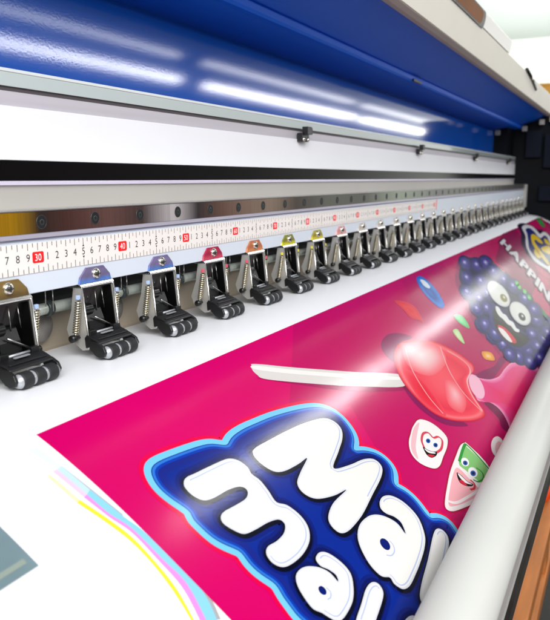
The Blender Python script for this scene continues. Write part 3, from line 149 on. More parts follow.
['emblem','fill','f6cf10',[[249.49,22.12],[250.69,23.12],[245.64,24.91],[242.17,24.96],[242.53,23.41]],{'layer':5}],
['cube_candy','stroke','b01040',[[63.99,31.53],[65.75,31.13],[67.51,30.83],[69.89,30.86],[71.26,32.14],[71.12,33.91],[69.38,34.58],[66.72,34.86],[64.58,35.06],[63.22,34.69],[62.22,33.46],[62.54,32.33]],{'w':0.14,'layer':3}],
['cube_candy','fill','fdf7f6',[[63.99,31.53],[65.75,31.13],[67.51,30.83],[69.89,30.86],[71.26,32.14],[71.12,33.91],[69.38,34.58],[66.72,34.86],[64.58,35.06],[63.22,34.69],[62.22,33.46],[62.54,32.33]],{'layer':4}],
['cube_candy','fill','f9c3cb',[[64.5,31.61],[67.2,31.0],[69.13,31.04],[66.76,31.59],[64.1,32.32],[62.59,33.15],[62.94,32.3]],{'layer':4.4}],
['cube_candy','stroke','e0485c',[[65.37,32.94],[66.21,32.34],[67.71,32.03],[68.71,32.35],[68.59,33.03],[69.6,33.35],[69.51,33.9],[67.85,34.27],[66.34,34.11]],{'w':0.13,'layer':4.8,'open':1}],
['cube_candy','fill','12080c',[[65.3,32.79],[65.52,33.26],[65.94,33.74],[66.56,34.1],[65.82,34.27],[64.72,34.01],[64.57,33.45]],{'layer':5}],
['cube_candy','fill','fdf7f6',[[65.24,32.98],[65.56,33.49],[66.2,34.03],[65.86,34.01],[65.15,33.5]],{'layer':5.4}],
['cube_candy','fill','e02440',[[64.63,33.55],[65.23,33.84],[65.59,34.16],[64.82,33.97]],{'layer':5.4}],
['cube_candy','fill','fdfdfd',[[67.03,33.16],[66.66,33.06],[66.45,32.89],[66.45,32.69],[66.65,32.51],[67.02,32.4],[67.45,32.38],[67.83,32.48],[68.05,32.65],[68.05,32.86],[67.83,33.04],[67.46,33.15]],{'layer':5}],
['cube_candy','fill','2456b4',[[67.06,33.05],[66.79,32.98],[66.68,32.85],[66.75,32.71],[66.99,32.62],[67.3,32.61],[67.57,32.68],[67.69,32.81],[67.61,32.95],[67.37,33.04]],{'layer':5.4}],
['cube_candy','fill','0a1440',[[67.12,32.93],[66.97,32.88],[66.94,32.81],[67.05,32.74],[67.23,32.73],[67.38,32.78],[67.41,32.85],[67.31,32.92]],{'layer':5.8}],
['cube_candy','fill','fdfdfd',[[67.44,33.96],[67.07,33.86],[66.86,33.69],[66.85,33.48],[67.06,33.31],[67.43,33.2],[67.87,33.19],[68.24,33.28],[68.47,33.46],[68.47,33.67],[68.25,33.85],[67.88,33.95]],{'layer':5}],
['cube_candy','fill','2456b4',[[67.47,33.85],[67.2,33.77],[67.08,33.65],[67.16,33.51],[67.4,33.42],[67.71,33.41],[67.98,33.49],[68.11,33.62],[68.03,33.75],[67.79,33.84]],{'layer':5.4}],
['cube_candy','fill','0a1440',[[67.54,33.73],[67.39,33.68],[67.36,33.6],[67.46,33.54],[67.65,33.53],[67.8,33.58],[67.83,33.66],[67.72,33.72]],{'layer':5.8}],
['wedge_candy','stroke','b01040',[[72.98,35.84],[73.24,36.11],[73.03,37.97],[72.26,39.29],[70.28,39.92],[65.0,39.8],[63.11,39.33],[60.7,38.6],[59.41,38.11],[58.93,37.59],[59.62,37.18],[62.42,36.62],[65.2,36.17],[68.45,35.86],[71.59,35.63]],{'w':0.16,'layer':3}],
['wedge_candy','fill','fff4f4',[[72.98,35.84],[73.24,36.11],[73.03,37.97],[72.26,39.29],[70.28,39.92],[65.0,39.8],[63.11,39.33],[60.7,38.6],[59.41,38.11],[58.93,37.59],[59.62,37.18],[62.42,36.62],[65.2,36.17],[68.45,35.86],[71.59,35.63]],{'layer':4}],
['wedge_candy','fill','fbb4bc',[[67.04,36.56],[66.92,37.88],[66.35,39.48],[63.46,39.01],[60.68,38.15],[59.83,37.55],[62.21,36.97],[65.31,36.5]],{'layer':4.4}],
['wedge_candy','fill','8cce7c',[[72.18,36.06],[72.52,36.3],[72.29,38.06],[71.51,39.27],[69.76,39.79],[68.11,39.06],[67.85,37.39],[68.1,36.39]],{'layer':4.4}],
['wedge_candy','stroke','2f9a3a',[[68.36,36.38],[72.3,35.97],[72.91,36.33],[72.5,38.01],[71.87,39.38]],{'w':0.16,'layer':4.8,'open':1}],
['wedge_candy','stroke','2f9a3a',[[70.04,38.09],[70.1,38.83],[69.14,39.18],[67.79,38.89],[67.35,38.38]],{'w':0.1,'layer':5.9,'open':1}],
['wedge_candy','stroke','fff4f4',[[60.22,37.27],[61.13,38.03],[63.73,38.71],[67.02,39.44]],{'w':0.14,'layer':4.8,'open':1}],
['wedge_candy','fill','14060a',[[66.01,36.72],[66.27,37.2],[66.16,37.96],[66.56,38.58],[65.9,38.51],[65.09,38.0],[64.87,37.34]],{'layer':5}],
['wedge_candy','fill','fdf7f6',[[66.06,36.83],[66.15,37.23],[66.07,37.98],[66.36,38.51],[65.65,37.97],[65.6,37.32]],{'layer':5.4}],
['wedge_candy','fill','e02440',[[65.03,37.3],[65.57,37.51],[65.5,38.01],[65.39,38.16],[64.96,37.79]],{'layer':5.5}],
['wedge_candy','stroke','d0304c',[[66.88,38.14],[66.81,38.64],[66.03,38.84],[65.17,38.57]],{'w':0.12,'layer':5.7,'open':1}],
['wedge_candy','fill','fdfdfd',[[69.02,37.28],[68.61,37.16],[68.37,36.96],[68.37,36.74],[68.6,36.56],[69.01,36.45],[69.49,36.46],[69.91,36.58],[70.16,36.78],[70.16,37.01],[69.92,37.2],[69.5,37.3]],{'layer':5}],
['wedge_candy','fill','2456b4',[[68.97,37.16],[68.68,37.07],[68.55,36.93],[68.63,36.79],[68.89,36.71],[69.23,36.71],[69.52,36.8],[69.66,36.95],[69.58,37.09],[69.31,37.17]],{'layer':5.4}],
['wedge_candy','fill','0a1440',[[69.04,37.04],[68.88,36.98],[68.84,36.9],[68.96,36.84],[69.16,36.84],[69.33,36.89],[69.36,36.98],[69.24,37.04]],{'layer':5.8}],
['wedge_candy','fill','fdfdfd',[[68.36,38.48],[67.88,38.34],[67.61,38.1],[67.6,37.85],[67.87,37.64],[68.34,37.52],[68.89,37.54],[69.38,37.69],[69.67,37.93],[69.67,38.19],[69.39,38.4],[68.91,38.51]],{'layer':5}],
['wedge_candy','fill','2456b4',[[68.33,38.34],[67.99,38.23],[67.84,38.06],[67.93,37.9],[68.23,37.81],[68.62,37.82],[68.96,37.93],[69.11,38.1],[69.02,38.26],[68.72,38.35]],{'layer':5.4}],
['wedge_candy','fill','0a1440',[[68.41,38.2],[68.22,38.13],[68.18,38.03],[68.31,37.96],[68.54,37.96],[68.73,38.03],[68.77,38.13],[68.64,38.2]],{'layer':5.8}],
['candy_piece','stroke','c01050',[[76.24,39.62],[75.85,39.31],[75.95,38.95],[76.53,38.6],[77.48,38.32],[78.64,38.18],[79.78,38.21],[80.66,38.4],[81.09,38.72],[80.97,39.11],[80.34,39.47],[79.32,39.74],[78.15,39.86],[77.06,39.82]],{'w':0.12,'layer':3}],
['candy_piece','fill','fdf4f5',[[76.24,39.62],[75.85,39.31],[75.95,38.95],[76.53,38.6],[77.48,38.32],[78.64,38.18],[79.78,38.21],[80.66,38.4],[81.09,38.72],[80.97,39.11],[80.34,39.47],[79.32,39.74],[78.15,39.86],[77.06,39.82]],{'layer':4}],
['candy_piece','fill','f9c3cb',[[76.69,39.69],[76.46,39.45],[76.7,39.17],[77.35,38.91],[78.25,38.74],[79.16,38.71],[79.83,38.83],[80.07,39.07],[79.81,39.37],[79.13,39.63],[78.22,39.79],[77.33,39.81]],{'layer':4.4}],
['colour_bar_and_shade','band','e6f0f6',[[[30.59,15.17],[30.72,17.2]],[[29.92,15.16],[30.25,17.27]]],{'layer':-0.5}],
['colour_bar_and_shade','band','c8e6f6',[[[30.72,17.2],[30.82,19.49]],[[30.25,17.27],[30.37,19.67]]],{'layer':-0.5}],
['colour_bar_and_shade','band','90d6f2',[[[30.82,19.49],[31.1,22.0],[31.37,23.39],[31.43,26.04],[31.54,28.06],[30.67,29.91],[29.86,31.26]],[[30.37,19.67],[30.48,21.4],[30.89,22.92],[30.9,25.41],[30.93,27.31],[30.09,29.49],[29.39,30.86]]],{'layer':-0.5}],
['colour_bar_and_shade','band','f6eaf4',[[[29.92,15.16],[30.25,17.27]],[[29.62,15.23],[29.9,17.3]]],{'layer':-0.5}],
['colour_bar_and_shade','band','f4cef0',[[[30.25,17.27],[30.37,19.67]],[[29.9,17.3],[30.04,19.74]]],{'layer':-0.5}],
['colour_bar_and_shade','band','ee98e4',[[[30.37,19.67],[30.48,21.4],[30.89,22.92],[30.9,25.41],[30.93,27.31],[30.09,29.49],[29.39,30.86]],[[30.04,19.74],[30.28,21.58],[30.65,23.13],[30.6,25.3],[30.47,27.33],[29.76,29.24],[29.07,30.61]]],{'layer':-0.5}],
['colour_bar_and_shade','band','f8f8ea',[[[29.38,15.31],[29.59,17.36]],[[29.16,15.38],[29.29,17.42]]],{'layer':-0.5}],
['colour_bar_and_shade','band','f6f6c0',[[[29.59,17.36],[29.69,19.75]],[[29.29,17.42],[29.37,19.82]]],{'layer':-0.5}],
['colour_bar_and_shade','band','f2ee40',[[[29.69,19.75],[30.15,21.71],[30.42,23.33],[30.37,25.15],[30.13,27.09],[29.48,29.03],[28.84,30.41]],[[29.37,19.82],[29.85,21.9],[30.12,23.59],[30.08,25.39],[29.8,27.18],[29.31,28.91],[28.74,30.29]]],{'layer':-0.5}],
['colour_bar_and_shade','band','b8bdc2',[[[30.72,17.05],[30.91,19.4],[31.18,21.92]],[[30.72,17.2],[30.81,19.51],[31.08,22.01]]],{'layer':-0.3}],  # shadow along the sheet edge, drawn as a grey band
['colour_bar_and_shade','band','b0b0b4',[[[31.74,27.86],[31.43,28.97],[30.89,30.06]],[[31.52,27.95],[31.11,29.04],[30.66,29.91]]],{'layer':-0.3}]  # same edge shadow drawn in grey, further down the feed
]
LAMP_A, LAMP_B, LAMP_C, FILL_D, FILL_E, WORLD, EXPO = 5.0, 1.4, 14, 82, 75, .17, .3
# ---------------------------------------------------------------- helpers
H = 1.15                      # height of the camera above the floor (m); shapes below are in cm from there
CM = 0.01
scene = bpy.context.scene
COL = scene.collection
R = math.radians
random.seed(7)

def W(x, y, z):
    return (x * CM, y * CM, z * CM + H)

def srgb(h):
    if not isinstance(h, str):
        return tuple(h) + (1,)
    v = [int(h[i:i + 2], 16) / 255 for i in (0, 2, 4)]
    return tuple((c / 12.92 if c <= .04045 else ((c + .055) / 1.055) ** 2.4) for c in v) + (1,)

class MB:
    """collects faces (cm coordinates) for one mesh"""
    def __init__(s): s.v = []; s.f = []; s.smooth = []
    def add(s, vs, fs, smooth=False):
        o = len(s.v); s.v += vs
        for f in fs: s.f.append([i + o for i in f]); s.smooth.append(smooth)
        return s
    def box(s, x0, x1, y0, y1, z0, z1):
        v = [(x, y, z) for x in (x0, x1) for y in (y0, y1) for z in (z0, z1)]
        return s.add(v, [(0, 1, 3, 2), (4, 6, 7, 5), (0, 4, 5, 1), (2, 3, 7, 6), (0, 2, 6, 4), (1, 5, 7, 3)])
    def prism_x(s, yz, x0, x1, smooth=False):
        """closed outline in (y,z) extruded along x"""
        n = len(yz)
        v = [(x0, y, z) for y, z in yz] + [(x1, y, z) for y, z in yz]
        s.add(v, [(i, (i + 1) % n, n + (i + 1) % n, n + i) for i in range(n)], smooth)
        o = len(s.v) - 2 * n
        s.f.append([o + i for i in range(n)][::-1]); s.smooth.append(False)
        s.f.append([o + n + i for i in range(n)]); s.smooth.append(False)
        return s
    def prism_y(s, xz, y0, y1):
        n = len(xz)
        v = [(x, y0, z) for x, z in xz] + [(x, y1, z) for x, z in xz]
        return s.add(v, [(i, (i + 1) % n, n + (i + 1) % n, n + i) for i in range(n)] + [list(range(n)), list(range(2 * n - 1, n - 1, -1))])
    def tube(s, pts, r, n=12, caps=True, smooth=True):
        """round tube through points; r a number or a list"""
        rs = r if isinstance(r, (list, tuple)) else [r] * len(pts)
        P = [Vector(p) for p in pts]; vs = []; fs = []
        ref = None
        for i, p in enumerate(P):
            t = (P[min(i + 1, len(P) - 1)] - P[max(i - 1, 0)]).normalized()
            if ref is None:
                ref = Vector((0, 0, 1)) if abs(t.z) < .9 else Vector((0, 1, 0))
            a = (ref - t * ref.dot(t)).normalized(); ref = a; b = t.cross(a)
            for k in range(n):
                q = p + (a * math.cos(2 * math.pi * k / n) + b * math.sin(2 * math.pi * k / n)) * rs[i]
                vs.append(tuple(q))
        for i in range(len(P) - 1):
            for k in range(n):
                k2 = (k + 1) % n
                fs.append((i * n + k, i * n + k2, (i + 1) * n + k2, (i + 1) * n + k))
        s.add(vs, fs, smooth)
        if caps:
            o = len(s.v) - len(vs)
            s.f.append([o + k for k in range(n)][::-1]); s.smooth.append(False)
            s.f.append([o + (len(P) - 1) * n + k for k in range(n)]); s.smooth.append(False)
        return s
    def lathe_x(s, prof, cy, cz, n=24):
        """(x, radius) profile turned about an axis parallel to x"""
        vs = []; fs = []
        for x, r in prof:
            for k in range(n):
                a = 2 * math.pi * k / n
                vs.append((x, cy + r * math.cos(a), cz + r * math.sin(a)))
        for i in range(len(prof) - 1):
            for k in range(n):
                k2 = (k + 1) % n
                fs.append((i * n + k, i * n + k2, (i + 1) * n + k2, (i + 1) * n + k))
        return s.add(vs, fs, True)
    def lathe_y(s, prof, cx, cz, n=20):
        vs = []; fs = []
        for y, r in prof:
            for k in range(n):
                a = 2 * math.pi * k / n
                vs.append((cx + r * math.cos(a), y, cz + r * math.sin(a)))
        for i in range(len(prof) - 1):
            for k in range(n):
                k2 = (k + 1) % n
                fs.append((i * n + k, i * n + k2, (i + 1) * n + k2, (i + 1) * n + k))
        return s.add(vs, fs, True)
    def build(s, name, mat, parent=None, bevel=0, local=False):
        me = bpy.data.meshes.new(name)
        me.from_pydata([((x * CM, y * CM, z * CM) if local else W(x, y, z)) for x, y, z in s.v], [], s.f)
        me.polygons.foreach_set('use_smooth', s.smooth)
        me.materials.append(mat)
        bm = bmesh.new(); bm.from_mesh(me)
        bmesh.ops.recalc_face_normals(bm, faces=bm.faces); bm.to_mesh(me); bm.free()
        o = bpy.data.objects.new(name, me); COL.objects.link(o)
        if parent: o.parent = parent
        if bevel:
            b = o.modifiers.new('Bevel', 'BEVEL'); b.width = bevel * CM; b.segments = 3
            b.limit_method = 'ANGLE'; b.angle_limit = R(40); b.harden_normals = True
        return o

def root(name, label, cat, group=None, loc=(0, 0, 0)):
    o = bpy.data.objects.new(name, None); COL.objects.link(o); o.location = loc
    o['label'] = label; o['category'] = cat
    if group: o['group'] = group
    return o
def keep(o, parent):          # parent an object built in world coordinates to an Empty that is not at the origin
    o.parent = parent; o.matrix_parent_inverse = Matrix.Translation(-Vector(parent.location)); return o
def tag(o, label, cat, group=None):
    o['label'] = label; o['category'] = cat
    if group: o['group'] = group
    return o
def struct(o): o['kind'] = 'structure'; return o

# ---------------------------------------------------------------- materials
def mat(name, col, rough=.5, metal=0., bump=0., bscale=60., vary=.0, vscale=8., coat=0., spec=.5, stretch=None, rvary=0.):
    m = bpy.data.materials.new(name); m.use_nodes = True
    nt = m.node_tree; N = nt.nodes; L = nt.links; b = N['Principled BSDF']
    c = srgb(col)
    b.inputs['Base Color'].default_value = c; b.inputs['Roughness'].default_value = rough
    b.inputs['Metallic'].default_value = metal; b.inputs['Specular IOR Level'].default_value = spec
    b.inputs['Coat Weight'].default_value = coat
    tc = N.new('ShaderNodeTexCoord'); mp = N.new('ShaderNodeMapping'); L.new(tc.outputs['Object'], mp.inputs[0])
    if stretch: mp.inputs['Scale'].default_value = stretch
    if vary or rvary:
        n = N.new('ShaderNodeTexNoise'); n.inputs['Scale'].default_value = vscale; n.inputs['Detail'].default_value = 6
        L.new(mp.outputs[0], n.inputs[0])
        if vary:
            r = N.new('ShaderNodeMapRange'); r.inputs[1].default_value = .3; r.inputs[2].default_value = .7
            r.inputs[3].default_value = 1 - vary; r.inputs[4].default_value = 1 + vary * .4
            L.new(n.outputs[0], r.inputs[0])
            x = N.new('ShaderNodeVectorMath'); x.operation = 'SCALE'; x.inputs[0].default_value = c[:3]
            L.new(r.outputs[0], x.inputs['Scale']); L.new(x.outputs[0], b.inputs['Base Color'])
        if rvary:
            r = N.new('ShaderNodeMapRange'); r.inputs[1].default_value = .3; r.inputs[2].default_value = .7
            r.inputs[3].default_value = rough - rvary; r.inputs[4].default_value = rough + rvary
            L.new(n.outputs[0], r.inputs[0]); L.new(r.outputs[0], b.inputs['Roughness'])
    if bump:
        n = N.new('ShaderNodeTexNoise'); n.inputs['Scale'].default_value = bscale; n.inputs['Detail'].default_value = 3
        L.new(mp.outputs[0], n.inputs[0])
        bp = N.new('ShaderNodeBump'); bp.inputs['Strength'].default_value = bump; bp.inputs['Distance'].default_value = .001
        L.new(n.outputs[0], bp.inputs['Height']); L.new(bp.outputs[0], b.inputs['Normal'])
        if coat: L.new(bp.outputs[0], b.inputs['Coat Normal'])
    return m

M = {}
M['blue'] = mat('glossy_blue_paint', '0f58c0', .07, bump=.017, bscale=420, vary=.06, vscale=3, spec=.5)
M['hood_blue'] = mat('blue_paint', '0660d8', .5, spec=.2, bump=.15, bscale=200, vary=.08, vscale=2)
M['navy'] = mat('dark_navy_paint', '04070f', .6, spec=.15, vary=.25, vscale=5)
M['navy2'] = mat('navy_panel_paint', '060d20', .6, spec=.15, vary=.2, vscale=5)
M['beam'] = mat('white_beam_paint', 'e9eaef', .42, bump=.05, bscale=400, vary=.03, vscale=5)
M['housing'] = mat('pale_grey_enamel', 'd2dae6', .35, bump=.04, bscale=500, vary=.03, vscale=6)
M['ledge'] = mat('anodised_ledge', 'cfcbdc', .3, .5, vary=.05, stretch=(.3, 4, 20))
M['recess'] = mat('grey_beige_paint', 'a29f9b', .55, vary=.06, vscale=5)
M['lip'] = mat('pale_lilac_aluminium', 'dcd3ea', .3, .3, vary=.04)
M['blackgloss'] = mat('black_glossy_strip', '080506', .16, spec=.2, bump=.02, bscale=30, vary=.3, vscale=3, stretch=(1, 1, 1))
M['greystrip'] = mat('grey_aluminium_strip', 'c2bec6', .5, .2, vary=.08, stretch=(1, 1, 30), vscale=4)
M['acryl'] = mat('pale_green_acrylic', 'bcc7c6', .12, vary=.05, vscale=2, coat=.5)
M['seam'] = mat('dark_seam_rubber', '4a4448', .6)
M['edge'] = mat('white_acrylic_edge', 'd4dada', .3)
M['cream'] = mat('cream_lid_paint', 'e9e5d8', .5, bump=.08, bscale=300, vary=.05, vscale=4)
M['rim'] = mat('shaded_cream_rim', 'a39a94', .55, bump=.1, bscale=300, vary=.08, vscale=6)  # cream lid edge, its shade put into a greyer base colour
M['visor'] = mat('white_visor_plastic', 'f4f2ec', .35)
M['pane'] = mat('brown_tinted_pane', '9a6a48', .6, vary=.3, vscale=6, spec=.1)
M['blackpl'] = mat('black_plastic', '0a0a0c', .38, bump=.06, bscale=700, vary=.2, vscale=60, rvary=.08)
M['rubber'] = mat('black_rubber', '17181b', .62, bump=.15, bscale=900, vary=.15, vscale=80)
M['spacer'] = mat('grey_spacer', 'aeb1b6', .35, .4)
M['zinc'] = mat('zinc_steel', 'b6b4b0', .3, 1., vary=.12, vscale=40, rvary=.1)
M['shinyedge'] = mat('bright_cut_steel', 'dddbd8', .22, 1.)
M['flange'] = mat('grey_sheet_steel', 'b6b4b0', .42, .5, vary=.15, vscale=30, rvary=.1)
M['inner'] = mat('black_liner', '060607', .3, vary=.2, vscale=50)
M['shaft'] = mat('oiled_steel_shaft', 'c6cec6', .25, .4, vary=.25, vscale=10, stretch=(12, 1, 1))
M['collar'] = mat('dark_steel_collar', '3d4445', .35, .5)
M['spring'] = mat('spring_wire', 'd2c8b0', .25, 1.)
M['disc'] = mat('grey_disc', '9a948f', .45, .3, vary=.1)
M['backplate'] = mat('brown_grey_backplate', 'b4a692', .4, .1, vary=.2, vscale=12)
M['blackplate'] = mat('black_backplate', '070708', .5)
M['screw'] = mat('nickel_screw', 'e2ded2', .18, 1., vary=.1, vscale=200)
M['sticker'] = mat('pale_blue_tag', 'a9bfe8', .4)
M['stickerred'] = mat('pink_tag', 'd9506a', .4)
M['stickery'] = mat('yellow_tag', 'e0d040', .4)
M['ruler'] = mat('white_ruler_enamel', 'e9e4e0', .45, vary=.03, vscale=10)
M['rulermark'] = mat('black_ruler_ink', '1a1416', .6)
M['rulerred'] = mat('red_ruler_ink', 'f01018', .5)
M['rulerwhite'] = mat('white_ruler_ink', 'fff6f4', .5)
M['tube'] = mat('satin_white_tube', 'babbb7', .45, bump=.05, bscale=500, vary=.03, vscale=8)
M['tubeband'] = mat('bright_tube_edge', 'd8d8d6', .25, .5)
M['bronze'] = mat('dark_bronze_rail', '4a4038', .22, .9, vary=.5, vscale=5, stretch=(6, 1, 1))
M['platen'] = mat('grey_platen', '8f9896', .4, .4, vary=.1)
M['foil'] = mat('blue_grey_foil', '7e969e', .4, .4, vary=.25, vscale=14)
M['foilpale'] = mat('pale_foil_band', '93a096', .4, .3, vary=.1, vscale=20)
M['wood'] = mat('orange_wood', 'd08040', .5, vary=.25, vscale=6, stretch=(1, 8, 8))
M['redorange'] = mat('red_orange_plastic', 'f0501e', .45)
M['amber'] = mat('amber_plastic', 'f8b850', .4)
M['wall'] = mat('white_wall_paint', 'eef0ea', .8, bump=.05, bscale=30, vary=.03, vscale=1)
M['ceil'] = mat('pale_green_ceiling', 'c6cec8', .8, vary=.04, vscale=1)
M['floor'] = mat('dark_floor', '15110f', .5, vary=.3, vscale=3)

# steel of the linear guide: ground across, room reflections painted in as colours along its length
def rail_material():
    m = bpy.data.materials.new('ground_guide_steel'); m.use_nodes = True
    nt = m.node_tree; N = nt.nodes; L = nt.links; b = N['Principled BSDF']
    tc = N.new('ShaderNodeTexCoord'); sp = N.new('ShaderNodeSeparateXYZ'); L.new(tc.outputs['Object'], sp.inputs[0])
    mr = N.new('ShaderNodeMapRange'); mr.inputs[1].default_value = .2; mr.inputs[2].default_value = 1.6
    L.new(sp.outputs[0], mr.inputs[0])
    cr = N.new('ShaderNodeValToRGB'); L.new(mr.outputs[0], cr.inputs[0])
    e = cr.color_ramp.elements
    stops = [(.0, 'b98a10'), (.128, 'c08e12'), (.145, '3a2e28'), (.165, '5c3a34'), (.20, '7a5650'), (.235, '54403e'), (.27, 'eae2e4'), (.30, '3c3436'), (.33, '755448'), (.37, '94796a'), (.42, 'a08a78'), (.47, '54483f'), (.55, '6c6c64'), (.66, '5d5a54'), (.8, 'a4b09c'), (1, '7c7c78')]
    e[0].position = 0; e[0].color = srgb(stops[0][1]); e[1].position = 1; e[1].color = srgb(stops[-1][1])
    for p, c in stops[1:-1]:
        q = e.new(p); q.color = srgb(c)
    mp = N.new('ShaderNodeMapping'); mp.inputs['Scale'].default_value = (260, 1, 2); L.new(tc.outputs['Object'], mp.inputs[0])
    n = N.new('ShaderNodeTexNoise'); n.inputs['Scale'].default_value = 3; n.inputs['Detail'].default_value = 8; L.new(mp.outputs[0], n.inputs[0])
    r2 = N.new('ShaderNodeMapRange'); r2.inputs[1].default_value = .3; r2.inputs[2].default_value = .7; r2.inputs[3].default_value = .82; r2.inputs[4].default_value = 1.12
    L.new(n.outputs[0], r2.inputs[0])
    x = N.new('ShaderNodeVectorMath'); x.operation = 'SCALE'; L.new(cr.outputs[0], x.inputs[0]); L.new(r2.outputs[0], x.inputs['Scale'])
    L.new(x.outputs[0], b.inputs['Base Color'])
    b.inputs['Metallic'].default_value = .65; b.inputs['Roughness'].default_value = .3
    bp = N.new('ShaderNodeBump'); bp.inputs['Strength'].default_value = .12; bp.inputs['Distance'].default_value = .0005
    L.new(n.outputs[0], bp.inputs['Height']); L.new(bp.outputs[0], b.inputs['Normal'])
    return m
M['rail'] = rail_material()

def ink_material(name, rough, spec=.5, coat=0):
    m = bpy.data.materials.new(name); m.use_nodes = True
    nt = m.node_tree; N = nt.nodes; L = nt.links; b = N['Principled BSDF']
    a = N.new('ShaderNodeVertexColor'); a.layer_name = 'Col'
    L.new(a.outputs[0], b.inputs['Base Color'])
    b.inputs['Roughness'].default_value = rough; b.inputs['Specular IOR Level'].default_value = spec
    b.inputs['Coat Weight'].default_value = coat; b.inputs['Coat Roughness'].default_value = .2
    tc = N.new('ShaderNodeTexCoord')
    n = N.new('ShaderNodeTexNoise'); n.inputs['Scale'].default_value = 500; n.inputs['Detail'].default_value = 2; L.new(tc.outputs['Object'], n.inputs[0])
    n2 = N.new('ShaderNodeTexNoise'); n2.inputs['Scale'].default_value = 9; n2.inputs['Detail'].default_value = 2; L.new(tc.outputs['Object'], n2.inputs[0])
    ad = N.new('ShaderNodeMath'); ad.operation = 'MULTIPLY_ADD'; ad.inputs[1].default_value = .04; L.new(n.outputs[0], ad.inputs[0]); L.new(n2.outputs[0], ad.inputs[2])
    bp = N.new('ShaderNodeBump'); bp.inputs['Strength'].default_value = .25; bp.inputs['Distance'].default_value = .002
    L.new(ad.outputs[0], bp.inputs['Height']); L.new(bp.outputs[0], b.inputs['Normal'])
    return m
M['ink'] = ink_material('printed_gloss_ink', .155, .18)
M['paper'] = mat('white_vinyl', 'e4e6ea', .4, bump=.15, bscale=12, vary=.01, vscale=4)

# tints of the bracket tabs (lower edge coloured apart from the top)
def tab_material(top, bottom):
    m = bpy.data.materials.new('two_tone_tab'); m.use_nodes = True
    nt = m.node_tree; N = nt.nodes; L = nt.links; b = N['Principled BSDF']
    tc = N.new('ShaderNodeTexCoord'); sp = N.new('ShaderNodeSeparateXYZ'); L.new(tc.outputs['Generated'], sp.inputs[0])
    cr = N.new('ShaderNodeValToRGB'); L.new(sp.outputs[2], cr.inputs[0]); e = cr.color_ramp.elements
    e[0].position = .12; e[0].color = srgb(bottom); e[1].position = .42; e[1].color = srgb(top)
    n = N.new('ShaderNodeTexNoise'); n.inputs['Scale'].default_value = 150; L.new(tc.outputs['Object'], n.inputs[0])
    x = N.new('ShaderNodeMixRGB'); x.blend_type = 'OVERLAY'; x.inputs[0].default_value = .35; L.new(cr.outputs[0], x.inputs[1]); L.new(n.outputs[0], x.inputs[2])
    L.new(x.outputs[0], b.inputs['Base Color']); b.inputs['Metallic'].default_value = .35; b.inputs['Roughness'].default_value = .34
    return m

# ---------------------------------------------------------------- the curved media surface
KN = [(0, 0), (7.5, 0), (9, 2.5), (11, 8), (13, 17), (14.8, 26), (18, 29.5), (22, 33), (26, 35), (41, 36.5), (43, 60), (47, 105), (70, 108)]
DS = .5
def interp(x, kn):
    if x <= kn[0][0]: return kn[0][1]
    for (a, b), (c, d) in zip(kn, kn[1:]):
        if x <= c: return b + (d - b) * (x - a) / (c - a)
    return kn[-1][1]
PRO = [(46.0, -14.45)]
for i in range(130):
    a = R(interp((i + .5) * DS, KN)); y, z = PRO[-1]
    PRO.append((y - DS * math.cos(a), z - DS * math.sin(a)))
def nrm(s):
    a = R(interp(s, KN)); return Vector((0, -math.sin(a), math.cos(a)))
def on_media(X, s, h):
    s = min(max(s, 0), 64.99); i = int(s / DS); t = s / DS - i
    y = PRO[i][0] + (PRO[i + 1][0] - PRO[i][0]) * t; z = PRO[i][1] + (PRO[i + 1][1] - PRO[i][1]) * t
    n = nrm(s)
    return (X, y + n.y * h, z + n.z * h)

def smooth_loop(p, sub=5, closed=True):
    n = len(p); out = []
    rng = range(n if closed else n - 1)
    for i in rng:
        if closed: a, b, c, d = p[i - 1], p[i], p[(i + 1) % n], p[(i + 2) % n]
        else: a, b, c, d = p[max(i - 1, 0)], p[i], p[i + 1], p[min(i + 2, n - 1)]
        for k in range(sub):
            t = k / sub; t2 = t * t; t3 = t2 * t
            # centripetal-ish Catmull-Rom with softened tangents
            out.append(tuple(.5 * (2 * b[j] + (c[j] - a[j]) * t + (2 * a[j] - 5 * b[j] + 4 * c[j] - d[j]) * t2 + (3 * b[j] - a[j] - 3 * c[j] + d[j]) * t3) for j in (0, 1)))
    if not closed: out.append(tuple(p[-1]))
    return out

